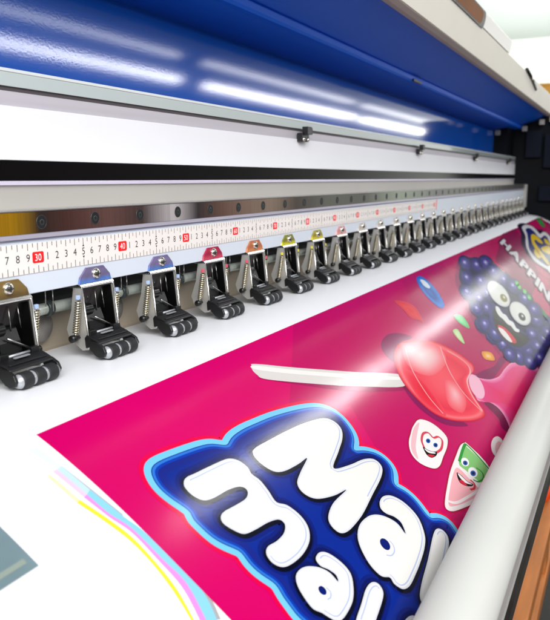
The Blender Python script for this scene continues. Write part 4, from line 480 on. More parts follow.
GAIN = .74
LAY = .007
class Print:
    """flat artwork in (X, s) cm, laid onto the media surface afterwards"""
    def __init__(s): s.bm = bmesh.new(); s.c = s.bm.loops.layers.float_color.new('Col')
    def face(s, pts, cols, h):
        # h travels in z while the art is still flat
        vs = [s.bm.verts.new((p[0], p[1], h)) for p in pts]
        try: f = s.bm.faces.new(vs)
        except ValueError: return
        for l, c in zip(f.loops, cols): l[s.c] = c
    def fill(s, pts, col, h):
        c = srgb(col); c = tuple(v * GAIN for v in c[:3]) + (1,)
        tris = tessellate_polygon([[Vector((p[0], p[1], 0)) for p in pts]])
        vs = [s.bm.verts.new((p[0], p[1], h)) for p in pts]
        for t in tris:
            try: f = s.bm.faces.new([vs[i] for i in t])
            except ValueError: continue
            for l in f.loops: l[s.c] = c
    def band(s, up, lo, col, h):
        c = srgb(col); c = tuple(v * GAIN for v in c[:3]) + (1,)
        for i in range(min(len(up), len(lo)) - 1):
            s.face([up[i], up[i + 1], lo[i + 1], lo[i]], [c] * 4, h)
    def stroke(s, pts, w, col, h, closed=True, inset=0, taper=0, half=0, shift=(0, 0)):
        c = srgb(col); c = tuple(v * GAIN for v in c[:3]) + (1,)
        n = len(pts)
        area = sum(pts[i][0] * pts[(i + 1) % n][1] - pts[(i + 1) % n][0] * pts[i][1] for i in range(n))
        sg = 1 if area > 0 else -1
        nn = []
        for i in range(n):
            a = pts[i - 1] if (closed or i) else pts[i]; b = pts[(i + 1) % n] if (closed or i < n - 1) else pts[i]
            d = Vector((b[0] - a[0], b[1] - a[1])); d = d.normalized() if d.length > 1e-6 else Vector((1, 0))
            nn.append(Vector((d.y, -d.x)) * sg)
        last = n if closed else n - 1
        L0 = half and (int(n * .02), int(n * .45)) or (0, last)
        for i in range(L0[0], L0[1]):
            j = (i + 1) % n
            wi = w * (math.sin(math.pi * (i + .02) / n) if taper else 1); wj = w * (math.sin(math.pi * (j + .02) / n) if taper else 1)
            q = []
            for k, m_ in ((i, wi), (j, wj)):
                o = Vector(pts[k]) - nn[k] * inset + Vector(shift)
                q.append((o + nn[k] * m_, o - nn[k] * m_))
            s.face([q[0][0], q[1][0], q[1][1], q[0][1]], [c] * 4, h + .0002 * (i % 9))
    def ring(s, pts, ctr, rings, h):
        n = len(pts); C = Vector(ctr)
        lv = []
        for t, col in rings:
            c = srgb(col); c = tuple(v * GAIN for v in c[:3]) + (1,)
            lv.append(([C + (Vector(p) - C) * t for p in pts], c))
        for (A, ca), (B, cb) in zip(lv, lv[1:]):
            for i in range(n):
                j = (i + 1) % n
                if (B[i] - C).length < 1e-6 and (B[j] - C).length < 1e-6:
                    s.face([A[i], A[j], B[i]], [ca, ca, cb], h)
                else:
                    s.face([A[i], A[j], B[j], B[i]], [ca, ca, cb, cb], h)
    def build(s, name, parent, mt):
        bm = s.bm
        ys = [v.co.y for v in bm.verts]
        k = math.floor(min(ys) / DS) + 1
        while k * DS < max(ys):
            bmesh.ops.bisect_plane(bm, geom=bm.verts[:] + bm.edges[:] + bm.faces[:], plane_co=(0, k * DS, 0), plane_no=(0, 1, 0), dist=1e-5)
            k += 1
        ss = {}
        for v in bm.verts:
            ss[v.index] = 0
        bm.verts.index_update(); bm.verts.ensure_lookup_table()
        sv = [v.co.y for v in bm.verts]
        for v in bm.verts:
            v.co = Vector(W(*on_media(v.co.x, v.co.y, v.co.z)))
        bm.normal_update()
        flip = [f for f in bm.faces if f.normal.z < 0]
        bmesh.ops.reverse_faces(bm, faces=flip)
        me = bpy.data.meshes.new(name); bm.to_mesh(me); bm.free()
        me.materials.append(mt)
        me.polygons.foreach_set('use_smooth', [True] * len(me.polygons))
        me.normals_split_custom_set_from_vertices([nrm(a) for a in sv])
        o = bpy.data.objects.new(name, me); COL.objects.link(o)
        if parent: o.parent = parent
        return o

# ================================================================ PAPER AND PRINT
media = root('printer_paper', 'white glossy vinyl sheet with magenta candy artwork, running out under the row of clamps', 'printed banner')
p = Print()
for i in range(0, 67):
    x0, x1 = -30 + i * 5.0, -30 + (i + 1) * 5.0
    p.face([(x0, 2.2), (x1, 2.2), (x1, 64), (x0, 64)], [(1, 1, 1, 1)] * 4, 0)
p.build('paper', media, M['paper'])
p = Print()
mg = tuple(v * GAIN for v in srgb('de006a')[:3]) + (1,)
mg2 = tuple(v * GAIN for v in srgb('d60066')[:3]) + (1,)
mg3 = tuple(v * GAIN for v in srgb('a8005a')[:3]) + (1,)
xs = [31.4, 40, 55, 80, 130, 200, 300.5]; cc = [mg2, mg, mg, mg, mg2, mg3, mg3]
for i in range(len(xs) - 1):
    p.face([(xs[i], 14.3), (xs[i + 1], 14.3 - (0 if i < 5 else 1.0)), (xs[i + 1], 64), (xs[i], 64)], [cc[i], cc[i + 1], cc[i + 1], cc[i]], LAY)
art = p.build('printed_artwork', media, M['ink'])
art['label'] = 'magenta printed area with cartoon candy and white lettering'

LABELS = {'berry': 'purple cartoon blackberry with wide eyes and open mouth', 'lollipop': 'red faceted lollipop head on a white stick', 'cube_candy': 'white and pink cube sweet with a laughing face',
          'wedge_candy': 'green and pink wedge sweet with a laughing face', 'emblem': 'yellow and navy emblem with white outline', 'candy_drop': 'glossy pink drop of melted candy',
          'lettering_backing': 'royal blue backing with light blue outline', 'colour_bar_and_shade': None}
def draw(pr, e):
    part, op, col, pts, k = e
    h = (k.get('layer', 1) + 1) * LAY
    if op == 'band': pr.band(smooth_loop(pts[0], 6, False), smooth_loop(pts[1], 6, False), col, h); return
    closed = not k.get('open')
    if not k.get('sharp'):
        P_ = smooth_loop(pts, 5, closed)
    else: P_ = pts
    if part == 'lettering_backing':          # round the inner corners of the outline
        for _ in range(6):
            P_ = [tuple((P_[i - 1][j] + 2 * P_[i][j] + P_[(i + 1) % len(P_)][j]) / 4 for j in (0, 1)) for i in range(len(P_))]
    if op == 'fill': pr.fill(P_, col, h)
    elif op == 'stroke': pr.stroke(P_, k['w'], col, h, closed, k.get('inset', 0), k.get('taper', 0), k.get('half', 0), k.get('shift', (0, 0)))
    elif op == 'ring': pr.ring(P_, k['c'], k['rings'], h)
groups = {}
order = []
for e in ART:
    key = e[0]
    if key == 'letter':
        if e[1] == 'stroke' and e[2] == '0a1f7a': order.append(('letter', [])); groups['letter'] = order[-1][1]
        groups['letter'].append(e)
        continue
    if key in ('candy_piece',):
        order.append((key, [e])); continue
    if key not in groups: groups[key] = []; order.append((key, groups[key]))
    groups[key].append(e)
for key, es in order:
    if key == 'candy_piece': continue
    if key == 'colour_bar_and_shade':
        for e in es:
            q = Print(); draw(q, e)
            e_ob = q.build('colour_bar_and_shade', media, M['ink'])
        continue
    q = Print()
    for e in es: draw(q, e)
    o = q.build(key, art, M['ink'])
    if LABELS.get(key): o['label'] = LABELS[key]
cps = []
for e in ART:
    if e[0] == 'candy_piece':
        if e[1] == 'fill' and cps: cps[-1].append(e)
        elif cps and cps[-1][-1][1] == 'stroke': cps[-1].append(e)
        else: cps.append([e])
for es in cps:
    q = Print()
    for e in es: draw(q, e)
    q.build('candy_piece', art, M['ink'])

# lettering that runs down beside the emblem
dg = bpy.context.evaluated_depsgraph_get()
GL = {}
def glyphs(txt):
    """flat outline mesh of a word in the built-in font: vertices, faces"""
    if txt in GL: return GL[txt]
    cu = bpy.data.curves.new('t', 'FONT'); cu.body = txt; cu.size = 1; cu.resolution_u = 4
    ob = bpy.data.objects.new('t', cu); COL.objects.link(ob)
    d = bpy.context.evaluated_depsgraph_get(); ev = ob.evaluated_get(d); me = ev.to_mesh()
    vs = [tuple(v.co) for v in me.vertices]; fs = [list(f.vertices) for f in me.polygons]
    ev.to_mesh_clear(); bpy.data.objects.remove(ob); bpy.data.curves.remove(cu)
    GL[txt] = (vs, fs); return GL[txt]
def text_art(word, org, ux, uy, h, offs, colr, pr):
    c = tuple(v * GAIN for v in srgb(colr)[:3]) + (1,)
    adv = 0
    for ch in word:
        vs, fs = glyphs(ch)
        x0 = min(v[0] for v in vs); x1 = max(v[0] for v in vs)
        for qi, (ox, oy) in enumerate(offs):
            for f in fs:
                pts = [Vector(org) + Vector(ux) * (adv + vs[i][0] - x0 + ox) + Vector(uy) * (vs[i][1] + oy) for i in f]
                pr.face(pts, [c] * len(pts), h + qi * .002)
        adv += (x1 - x0) + .17
q = Print()
org = (192.0, 16.6); ux = (-7.1, 4.85); uy = (13.2, -.8)
k8 = [(math.cos(a * math.pi / 4), math.sin(a * math.pi / 4)) for a in range(8)]
text_art('HAPPINESS', org, ux, uy, 5 * LAY, [(a * .13 - .05, b * .10 - .05) for a, b in k8], '3c0a3c', q)
text_art('HAPPINESS', org, ux, uy, 9 * LAY, [(a * .055, b * .04) for a, b in k8], 'f6f2f6', q)
o = q.build('word', art, M['ink']); o['label'] = 'white slanted capitals reading HAPPINESS'

# ================================================================ THE PRINTER
X0, X1 = -35.0, 309.3
prn = root('large_format_printer', 'long blue and white wide printer whose ruler and row of roller clamps cross the photo', 'printer')
def bar(name, yz, m, x0=X0, x1=X1, bevel=0, parent=prn):
    return MB().prism_x(yz, x0, x1).build(name, m, parent, bevel)
# clamp housing that carries the ruler
bar('clamp_housing', [(39.5, -8.46), (39.5, -4.62), (39.95, -4.05), (44.4, -4.05), (44.4, -8.46)], M['housing'], bevel=.08)
bar('guide_shelf', [(39.25, -4.35), (39.25, -4.0), (45, -4.0), (45, -4.3), (39.9, -4.35)], M['ledge'])
bar('rail_seat', [(40.8, -4.0), (40.8, -2.45), (43.98, -2.45), (43.98, -4.0)], M['visor'])
bar('recess_panel', [(44.0, -4.0), (44.0, -.45), (45, -.45), (45, -4.0)], M['recess'])
bar('aluminium_lip', [(43.75, -.55), (43.75, -.22), (45, -.22), (45, -.55)], M['lip'], bevel=.05)
bar('black_strip', [(44.0, -.22), (44.0, 1.38), (45, 1.38), (45, -.22)], M['blackgloss'])
bar('white_beam', [(43.85, 1.38), (43.85, 5.50), (45.5, 5.50), (45.5, 1.38)], M['beam'], bevel=.08)
bar('grey_strip', [(44.0, 5.50), (44.0, 6.62), (45.5, 6.62), (45.5, 5.50)], M['greystrip'])
bar('dark_seam', [(44.08, 6.62), (44.08, 6.98), (45.5, 6.98), (45.5, 6.62)], M['seam'])
bar('acrylic_strip', [(43.9, 6.98), (43.9, 8.05), (45.0, 8.05), (45.0, 6.98)], M['acryl'], bevel=.04)
bar('acrylic_edge', [(43.85, 8.05), (43.85, 8.32), (45.0, 8.32), (45.0, 8.05)], M['edge'], bevel=.05)
# linear guide with its counterbored screws
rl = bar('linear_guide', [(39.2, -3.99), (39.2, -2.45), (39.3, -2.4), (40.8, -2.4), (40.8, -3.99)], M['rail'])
rtop = bar('guide_top_edge', [(39.22, -2.4), (39.22, -2.32), (40.9, -2.28), (40.9, -2.4)], M['shinyedge'], parent=rl)
k = 0; x = 40.5 - 12
hole = None
while x < 300:
    mb = MB().lathe_y([(39.19, .53), (39.17, .52), (39.17, .49), (39.19, .48)], 0, -3.2, 20)
    if hole is None:
        hole = mb.build('screw_hole', M['collar'], rl, local=True)
        d = MB().lathe_y([(39.18, .49), (39.19, .0001)], 0, -3.2, 20).build('screw_recess', M['blackplate'], None, local=True)
        hole.location = (x * CM, 0, H)
        # the dark recess and socket belong to the same screw: join data by hand
        me = hole.data; bm = bmesh.new(); bm.from_mesh(me)
        n0 = len(bm.faces)
        bm.from_mesh(d.data)
        bm.faces.ensure_lookup_table()
        for f in bm.faces[n0:]: f.material_index = 1
        sk = MB().lathe_y([(39.184, .24), (39.175, .23), (39.175, .15), (39.18, .14)], .03, -3.22, 14).build('s', M['zinc'], None, local=True)
        n0 = len(bm.faces); bm.from_mesh(sk.data); bm.faces.ensure_lookup_table()
        for f in bm.faces[n0:]: f.material_index = 2
        bm.to_mesh(me); bm.free(); me.materials.append(M['blackplate']); me.materials.append(M['collar'])
        for t in (d, sk): bpy.data.objects.remove(t)
        hole.name = 'guide_screw'
    else:
        c = hole.copy(); COL.objects.link(c); c.parent = rl; c.location = (x * CM, 0, H)
    x += 6.0
# ruler
RX = 10.2
rb = MB().box(X0 + 1, 152.0 + RX, 39.44, 39.5, -6.93, -4.72).build('ruler', M['ruler'], prn)
MB().box(151.6 + RX, 152.2 + RX, 39.43, 39.5, -6.94, -4.71).build('ruler_end', M['rulerred'], rb)
mk = MB()
for i in range(-30, 304):
    n = i / 2
    x = n + RX
    if n > 151: break
    whole = (i % 2 == 0)
    t = .028
    lt = .50 if whole else .30
    if i % 10 == 0: lt = .55
    mk.add([(x - t, 39.435, -4.73), (x + t, 39.435, -4.73), (x + t, 39.435, -4.73 - lt), (x - t, 39.435, -4.73 - lt)], [(0, 1, 2, 3)])
    lt = .52 if whole else .34
    mk.add([(x - t, 39.435, -6.92), (x + t, 39.435, -6.92), (x + t, 39.435, -6.92 + lt), (x - t, 39.435, -6.92 + lt)], [(0, 1, 2, 3)])
def put_text(mb, txt, cx, cz, size, y, squeeze=1.0):
    vs, fs = glyphs(txt)
    xa = min(v[0] for v in vs); xb = max(v[0] for v in vs); za = min(v[1] for v in vs); zb = max(v[1] for v in vs)
    sc = size / (zb - za)
    mb.add([(cx + (v[0] - (xa + xb) / 2) * sc * squeeze, y, cz + (v[1] - (za + zb) / 2) * sc) for v in vs], fs)
red = MB(); wh = MB()
for n in range(-14, 152):
    x = n + RX
    d = n % 10
    if d == 0:
        if n > 150 or n <= 0: continue
        z0, z1, w = -6.22, -5.38, .58 if n < 100 else .62
        red = MB(); red.add([(x - w, 39.43, z0 + .1), (x - w + .1, 39.43, z0), (x + w - .1, 39.43, z0), (x + w, 39.43, z0 + .1), (x + w, 39.43, z1 - .1), (x + w - .1, 39.43, z1), (x - w + .1, 39.43, z1), (x - w, 39.43, z1 - .1)], [list(range(8))]); red.build('ruler_tens_block', M['rulerred'], rb)
        put_text(wh, str(n), x, -5.8, .52, 39.425, .95 if n < 100 else .8)
    else:
        put_text(mk, str(d), x, -5.78, .56, 39.433)
        if d == 5:
            mk.add([(x - .12, 39.433, -5.40), (x + .12, 39.433, -5.40), (x, 39.433, -5.2)], [(0, 1, 2)])
            mk.add([(x - .12, 39.433, -6.16), (x + .12, 39.433, -6.16), (x, 39.433, -6.36)], [(0, 1, 2)])
mk.build('ruler_marking', M['rulermark'], rb); wh.build('ruler_tens_number', M['rulerwhite'], rb)
# sensors on the beam
def sensor(x):
    o = MB().box(-1.15, 1.3, 43.0, 43.84, -.75, .45).build('sensor_bracket', M['blackpl'], prn, bevel=.08, local=True)
    a = MB().box(-.55, 1.0, 42.4, 43.3, .25, 1.35).build('sensor_block', M['blackpl'], o, bevel=.06, local=True)
    MB().box(1.15, 1.75, 42.6, 43.5, .3, 1.25).build('sensor_plug', M['blackpl'], o, bevel=.12, local=True)
    for dx in (-.7, .85):
        MB().lathe_y([(43.0, .26), (42.85, .24), (42.78, .12), (42.78, .0001)], dx, -.42, 14).build('bolt', M['screw'], o, local=True)
    o.location = (x * CM, 0, H + 5.9 * CM)
    return o
so = sensor(97.4)
for x in (160.8, 224.2, 287.6):
    c = so.copy(); COL.objects.link(c); c.parent = prn; c.location.x = x * CM
    for ch in so.children:
        d = ch.copy(); COL.objects.link(d); d.parent = c

# blue inner panel, hood and lid
def sheet(name, yz, t, m, x0, x1, parent=prn, bevel=0):
    """open profile with thickness, extruded along x (thickness to the outside)"""
    n = len(yz); out = []
    for i in range(n):
        a = Vector(yz[max(i - 1, 0)]); b = Vector(yz[min(i + 1, n - 1)]); d = (b - a).normalized()
        out.append((yz[i][0] + d.y * t, yz[i][1] - d.x * t))
    return MB().prism_x(list(yz) + out[::-1], x0, x1).build(name, m, parent, bevel)
sheet('inner_panel', [(50.0, 7.8), (50.0, 9.5), (50.0, 18.2)], .3, M['blue'], X0, 292)
# overhang, its bright lip, and the underside of the hood
pts = [(50.0, 18.2), (43.2, 19.3), (42.2, 19.25), (42.0, 19.6), (42.0, 20.35), (42.3, 20.6), (38, 22.15), (33.1, 23.95)]
sheet('hood_lining', pts, .3, M['hood_blue'], X0, X1)
bar('lid_rim', [(33.05, 23.95), (32.8, 23.75), (32.2, 23.95), (31.55, 24.55), (31.8, 24.9), (33.2, 24.4)], M['rim'], x1=330, bevel=.1)
lid = MB().prism_x([(31.5, 24.6), (30.42, 30.1), (30.9, 30.7), (36, 31.4), (36, 30.8), (31.4, 30.0), (32.1, 24.9)], X0, 330).build('front_lid', M['cream'], prn, .1)
vis = MB().prism_x([(30.36, 30.35), (29.86, 33.0), (29.95, 33.35), (30.3, 33.4), (31.2, 30.85)], X0, 193.5).build('lid_visor', M['visor'], prn, .12)
# small black clip on the lip of the hood
MB().box(148.3, 148.3 + 6, 41.6, 42.0, 19.3, 19.8).build('hood_clip', M['blackpl'], prn, bevel=.1)
# window in the lid
def lid_y(z): return 31.5 - (z - 24.6) * (1.08 / 5.5)
def lidpoly(x0, x1, z0, z1, rad, off, n=6):
    out = []
    for cx, cz, a0 in ((x1 - rad, z1 - rad, 0), (x0 + rad, z1 - rad, 90), (x0 + rad, z0 + rad, 180), (x1 - rad, z0 + rad, 270)):
        for q in range(n + 1):
            a = R(a0 + 90 * q / n); x = cx + rad * math.cos(a); z = cz + rad * math.sin(a)
            out.append((x, lid_y(z) - off, z))
    return out
wo = lidpoly(108, 158, 29.9, 33.0, 1.5, .2)
mb = MB(); n = len(wo)
inn = [(109.5 + (x - 108) * 46 / 50, y, 30.35 + (z - 29.9) * 2.3 / 3.1) for x, y, z in wo]
mb.add(wo + inn, [(i, (i + 1) % n, n + (i + 1) % n, n + i) for i in range(n)])
fr = mb.build('window_frame', M['blackpl'], lid)
MB().add([(x, y - .02, z) for x, y, z in inn], [list(range(n))]).build('window_pane', M['pane'], lid)
lt = MB().prism_y([(-1, 0), (1, 0), (1, .0), (-1, .0)], 0, .1) if 0 else None
la = MB().tube([(225, 30.25, 30.6), (238, 30.35, 29.6), (252, 30.75, 27.9)], [.55, .5, .42], 8).build('latch', M['blackpl'], lid)
MB().box(236, 240, 29.7, 30.3, 29.2, 30.4).build('latch_knob', M['screw'], la, bevel=.15)
# inside of the far end of the machine
bar('side_cabinet', [(18, -16), (18, 23.5), (31.4, 23.6), (33.4, 25), (42, 24), (60, 24), (60, -16)], M['navy'], x0=309, x1=330)
for (y0, y1, z0, z1, m) in ((34, 40, 8, 18.5, 'navy2'), (27, 33, 4, 17, 'navy2'), (24, 34, -9, -3, 'navy2'), (38.5, 39.9, -11.5, -2.5, 'recess')):
    MB().box(306.5, 308.9, y0, y1, z0, z1).build('cabinet_panel', M[m], prn, bevel=.2)
bar('cabinet_column', [(50.2, 7.8), (50.2, 19.0), (45, 19.2), (45, 7.8)], M['navy'], x0=293, x1=309)
for (xx, yy, zz) in ((291.5, 48.6, 17.2), (304.5, 40.5, 19.2), (304.5, 34.2, 21.5), (304.5, 30.5, 22.5)):
    MB().box(xx, xx + 1, yy - .9, yy + .9, zz - 1.0, zz + .9).build('mounting_plate', M['recess'], prn, bevel=.05)
# behind and below the clamps
bar('under_plate', [(44.0, -15.2), (43.6, -14.2), (43.75, -10.6), (44.4, -10.6), (44.4, -15.2)], M['backplate'])
bar('dark_backing', [(43.7, -10.6), (43.9, -8.46), (44.5, -8.46), (44.5, -10.6)], M['blackplate'])
bar('platen', [(p_[0] , p_[1] - .12) for p_ in PRO[2:60]] + [(p_[0] + .6, p_[1] - 1.1) for p_ in PRO[2:60:6]][::-1], M['platen'], x1=330)
# drive shaft of the clamps
sh = MB().lathe_x([(X0, .47), (304, .47)], 41.5, -10.28, 28).build('lift_shaft', M['shaft'], prn)
# front tube and what is fixed beside it
MB().lathe_x([(15, 2.2), (15.1, 2.33), (326, 2.33), (326.1, 2.2)], 8.04, -27.85, 64).build('front_tube', M['tube'], prn)
bar('front_tube_trim', [(6.35, -31.2), (6.15, -31.45), (5.95, -31.35), (6.05, -31.1)], M['tubeband'], x0=15, x1=326)
bar('front_rail', [(6.1, -31.6), (5.75, -32.0), (5.75, -33.4), (7.0, -33.4)], M['bronze'], x0=15, x1=326)

# ---------------------------------------------------------------- roller clamps
def flange_yz():
    return [(39.15, -8.62), (38.62, -13.3), (38.75, -13.75), (39.3, -13.85), (40.6, -13.0), (40.9, -12.2), (40.3, -10.6), (40.0, -8.62)]
def make_clamp():
    mb = MB()
    mb.prism_x(flange_yz(), -2.02, -1.9)
    c = mb.build('roller_clamp', M['flange'], prn, bevel=.025, local=True)
    B = lambda mb, n, m, bv=0: mb.build(n, M[m] if isinstance(m, str) else m, c, bv, local=True)
    B(MB().prism_x(flange_yz(), 1.9, 2.02), 'side_plate', 'flange', .025)
    # bright cut edges of the two side plates
    e = MB()
    for sx in (-1.96, 1.96):
        B(MB().tube([(sx, 39.13, -8.6), (sx, 38.6, -13.3), (sx, 38.72, -13.74)], .075, 6), 'plate_edge', 'shinyedge')
    t = MB().prism_y([(-2.0, -8.42), (2.0, -8.42), (1.85, -7.9), (1.05, -7.15), (-1.05, -7.15), (-1.85, -7.9)], 39.33, 39.49)
    tab = B(t, 'mounting_tab', tab_material('7c6cb0', '5a88e0'), .03)
    B(MB().prism_x([(39.47, -8.42), (39.22, -8.42), (39.08, -8.6), (39.12, -8.72), (41.2, -8.72), (41.2, -8.6), (39.3, -8.6)], -2.05, 2.05), 'bend', 'shinyedge', .03)
    # pan head screw with a cross slot
    s_ = MB().lathe_y([(39.34, .46), (39.22, .45), (39.1, .36), (39.04, .2), (39.03, .0001)], 0, -7.72, 20)
    sc = B(s_, 'bolt', 'screw')
    s2 = MB().box(-.27, .27, 39.0, 39.04, -7.76, -7.68); s2.box(-.04, .04, 39.0, 39.04, -7.99, -7.45)
    B(s2, 'bolt_slot', 'collar')
    # channel lining and the pivot arm inside
    li = MB().prism_x([(39.85, -8.74), (39.3, -8.74), (39.28, -8.85), (39.72, -8.87), (40.05, -10.6), (40.6, -12.3), (40.35, -13.0), (40.5, -13.0), (40.75, -12.3), (40.2, -10.6)], -1.89, 1.89)
    sd = [(39.3, -8.9), (39.9, -8.9), (40.2, -10.6), (40.7, -12.2), (40.3, -13.0), (38.95, -13.3), (38.85, -13.0)]
    li.prism_x(sd, -1.89, -1.8); li.prism_x(sd, 1.8, 1.89)
    B(li, 'channel_lining', 'inner')
    ar = MB().prism_x([(40.0, -10.6), (39.7, -10.7), (39.35, -11.6), (39.1, -12.9), (39.8, -13.1), (40.3, -12.0)], -1.1, .9)
    ar.lathe_x([(-1.78, .0001), (-1.78, .5), (-.6, .5), (-.6, .0001)], 39.6, -10.6, 18)
    B(ar, 'pivot_arm', 'inner', .06)
    rd = MB().tube([(-.5, 39.2, -11.25), (1.35, 39.0, -12.25)], .07, 6)
    rd.tube([(.25, 39.7, -9.1), (.3, 39.6, -10.9)], .035, 5); rd.tube([(1.2, 39.8, -9.0), (1.25, 39.6, -10.8)], .035, 5); rd.tube([(-.5, 39.9, -9.1), (-.45, 39.9, -9.9)], .05, 5)
    B(rd, 'inner_rod', 'zinc')
    # springs on both sides, their anchors and tags
    for sx in (-2.42, 2.42):
        T = 13; top = Vector((sx, 39.15, -9.7)); bot = Vector((sx * 1.02, 39.55, -12.35)); pts = []
        ax = (bot - top); axn = ax.normalized(); u = Vector((1, 0, 0)); u = (u - axn * u.dot(axn)).normalized(); v = axn.cross(u)
        for i in range(T * 8 + 1):
            a = 2 * math.pi * i / 8; pts.append(tuple(top + ax * (i / (T * 8)) + (u * math.cos(a) + v * math.sin(a)) * .2))
        sp = MB().tube(pts, .075, 5)
        sp.tube([tuple(top + Vector((0, 0, .45))), tuple(top)], .07, 6); sp.tube([tuple(bot), tuple(bot + Vector((0, .05, -.35)))], .07, 6)
        B(sp, 'spring', 'spring')
        B(MB().box(sx - .16, sx + .16, 39.04, 39.28, -9.55, -9.22), 'spring_tag', 'sticker', .04)
        sg = 1 if sx > 0 else -1
        B(MB().lathe_x([(sg * 2.02, .16), (sg * 2.5, .16), (sg * 2.5, .3), (sg * 2.95, .3), (sg * 2.95, .0001)], 39.6, -12.75, 14), 'spring_anchor', 'blackpl')
    # holder with three rubber rollers
    ho = MB().prism_x([(38.98, -12.75), (38.75, -12.47), (37.9, -12.78), (37.45, -13.0), (37.38, -13.16), (37.9, -13.2), (38.3, -13.45), (38.9, -13.6)], -2.12, 2.12)
    ck = [(38.4, -12.85), (37.6, -12.98), (37.0, -13.3), (36.78, -13.75), (36.95, -14.12), (37.4, -14.25), (37.85, -14.1), (38.4, -13.6)]
    ho.prism_x(ck, -2.25, -1.97); ho.prism_x(ck, 1.97, 2.25)
    ho.prism_x([(37.75, -12.9), (37.7, -12.76), (37.88, -12.69), (37.95, -12.8)], -1.8, 1.8)
    hol = B(ho, 'roller_holder', 'blackpl', .07)
    hp = MB().tube([(-1.0, 38.66, -12.42), (1.0, 38.66, -12.42)], .1, 8)
    hp.box(-.8, .6, 38.2, 38.42, -12.56, -12.48)
    B(hp, 'hinge_pin', 'spacer')
    for kx in (-1.9, 1.1): B(MB().box(kx, kx + .8, 38.5, 38.95, -12.62, -12.15), 'hinge_knuckle', 'blackpl', .06)
    cy, cz, r = 37.08, -13.85, .62
    B(MB().lathe_x([(-2.12, .0001), (-2.12, .2), (-1.95, .2), (-1.95, .4), (-1.65, .53), (1.65, .53), (1.95, .4), (1.95, .0001)], cy, cz, 20), 'roller_axle', 'spacer')
    for cx in (-1.2, 0, 1.2):
        w = .475
        B(MB().lathe_x([(cx - w, .3), (cx - w, r - .1), (cx - w + .03, r - .03), (cx - w + .1, r), (cx + w - .1, r), (cx + w - .03, r - .03), (cx + w, r - .1), (cx + w, .3)], cy, cz, 28), 'rubber_roller', 'rubber')
    # collar, disc and hanging rods on the lift shaft beside the clamp
    for c0, c1, rr in ((2.5, 3.1, .56), (5.7, 6.3, .64)):
        B(MB().lathe_x([(c0, .3), (c0, rr - .05), (c0 + .05, rr), (c1 - .05, rr), (c1, rr - .05), (c1, .3)], 41.5, -10.28, 24), 'shaft_collar', 'collar')
    B(MB().lathe_y([(42.7, .0001), (42.7, 1.25), (42.85, 1.25), (42.85, .0001)], -2.9, -12.0, 28), 'disc', 'disc')
    hr = MB()
    for dx in (4.9, 5.7): hr.tube([(dx, 40.6, -8.5), (dx, 40.6, -9.9 - (dx > 5) * .5)], .05, 5)
    B(hr, 'hanging_rod', 'zinc')
    return c
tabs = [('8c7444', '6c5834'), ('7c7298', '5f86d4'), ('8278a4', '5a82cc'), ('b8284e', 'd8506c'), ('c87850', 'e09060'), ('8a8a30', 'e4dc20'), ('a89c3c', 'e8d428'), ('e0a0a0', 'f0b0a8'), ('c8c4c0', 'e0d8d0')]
tagm = ['sticker', 'sticker', 'sticker', 'stickerred', 'stickerred', 'stickery', 'stickery', 'spacer', 'spacer']
tabnames = ['olive brown', 'purple with a blue lower edge', 'violet with a blue lower edge', 'crimson', 'copper orange', 'olive with a yellow lower edge', 'yellow', 'pale pink']
tm = [tab_material(*t) for t in tabs]
proto = make_clamp()
for i in range(30):
    x = 36.95 + 9.43 * (i - 1)
    if x > 303: break
    if i == 0: o = proto
    else:
        o = proto.copy(); COL.objects.link(o); o.parent = prn
        for ch in proto.children:
            d = ch.copy(); COL.objects.link(d); d.parent = o
    o.location = ((x + random.uniform(-.05, .05)) * CM, random.uniform(-.0004, .0004), H)
    j = min(max(i - 1, 0), 8)
    for ch in o.children:
        nme = ch.name.split('.')[0]
        if nme == 'mounting_tab':
            ch.material_slots[0].link = 'OBJECT'; ch.material_slots[0].material = tm[j]
            if j < 8: ch['label'] = tabnames[j] + ' metal mounting tab'
        elif nme == 'spring_tag':
            ch.material_slots[0].link = 'OBJECT'; ch.material_slots[0].material = M[tagm[j]]
        elif nme == 'bolt': ch.rotation_euler = (0, 0, 0)

# ================================================================ OTHER THINGS
# foil strip lying on the paper, near left
ft = root('foil_sheet', 'small blue grey foil sheet with a pale taped band lying on the white paper', 'foil')
q = Print(); c1 = tuple(srgb('7f979f')[:3]) + (1,)
q.face([(5, 6), (24.6, 6), (24.6, 21.75), (5, 21.75)], [c1] * 4, .06)
q.build('foil', ft, M['foil'])
q = Print(); q.face([(5, 18.3), (24.0, 18.3), (24.0, 19.5), (5, 19.5)], [c1] * 4, .075); q.build('tape_band', ft, M['foilpale'])
q = Print(); q.face([(5, 21.0), (24.2, 21.0), (24.2, 21.3), (5, 21.3)], [c1] * 4, .075); q.build('tape_band', ft, M['foilpale'])

FZ = -115.0
struct(MB().box(-300, 1000, -400, 300, FZ - 5, FZ).build('floor', M['floor']))
struct(MB().box(-300, 1000, -400, 300, 165, 170).build('ceiling', M['ceil']))
wl = MB().box(950, 960, -400, 300, FZ, 165).build('wall', M['wall']); tag(wl, 'plain white wall far beyond the end of the machine', 'wall')
wb = MB().box(-300, 950, 290, 300, FZ, 165).build('wall', M['wall']); tag(wb, 'plain white wall behind the blue hood', 'wall')
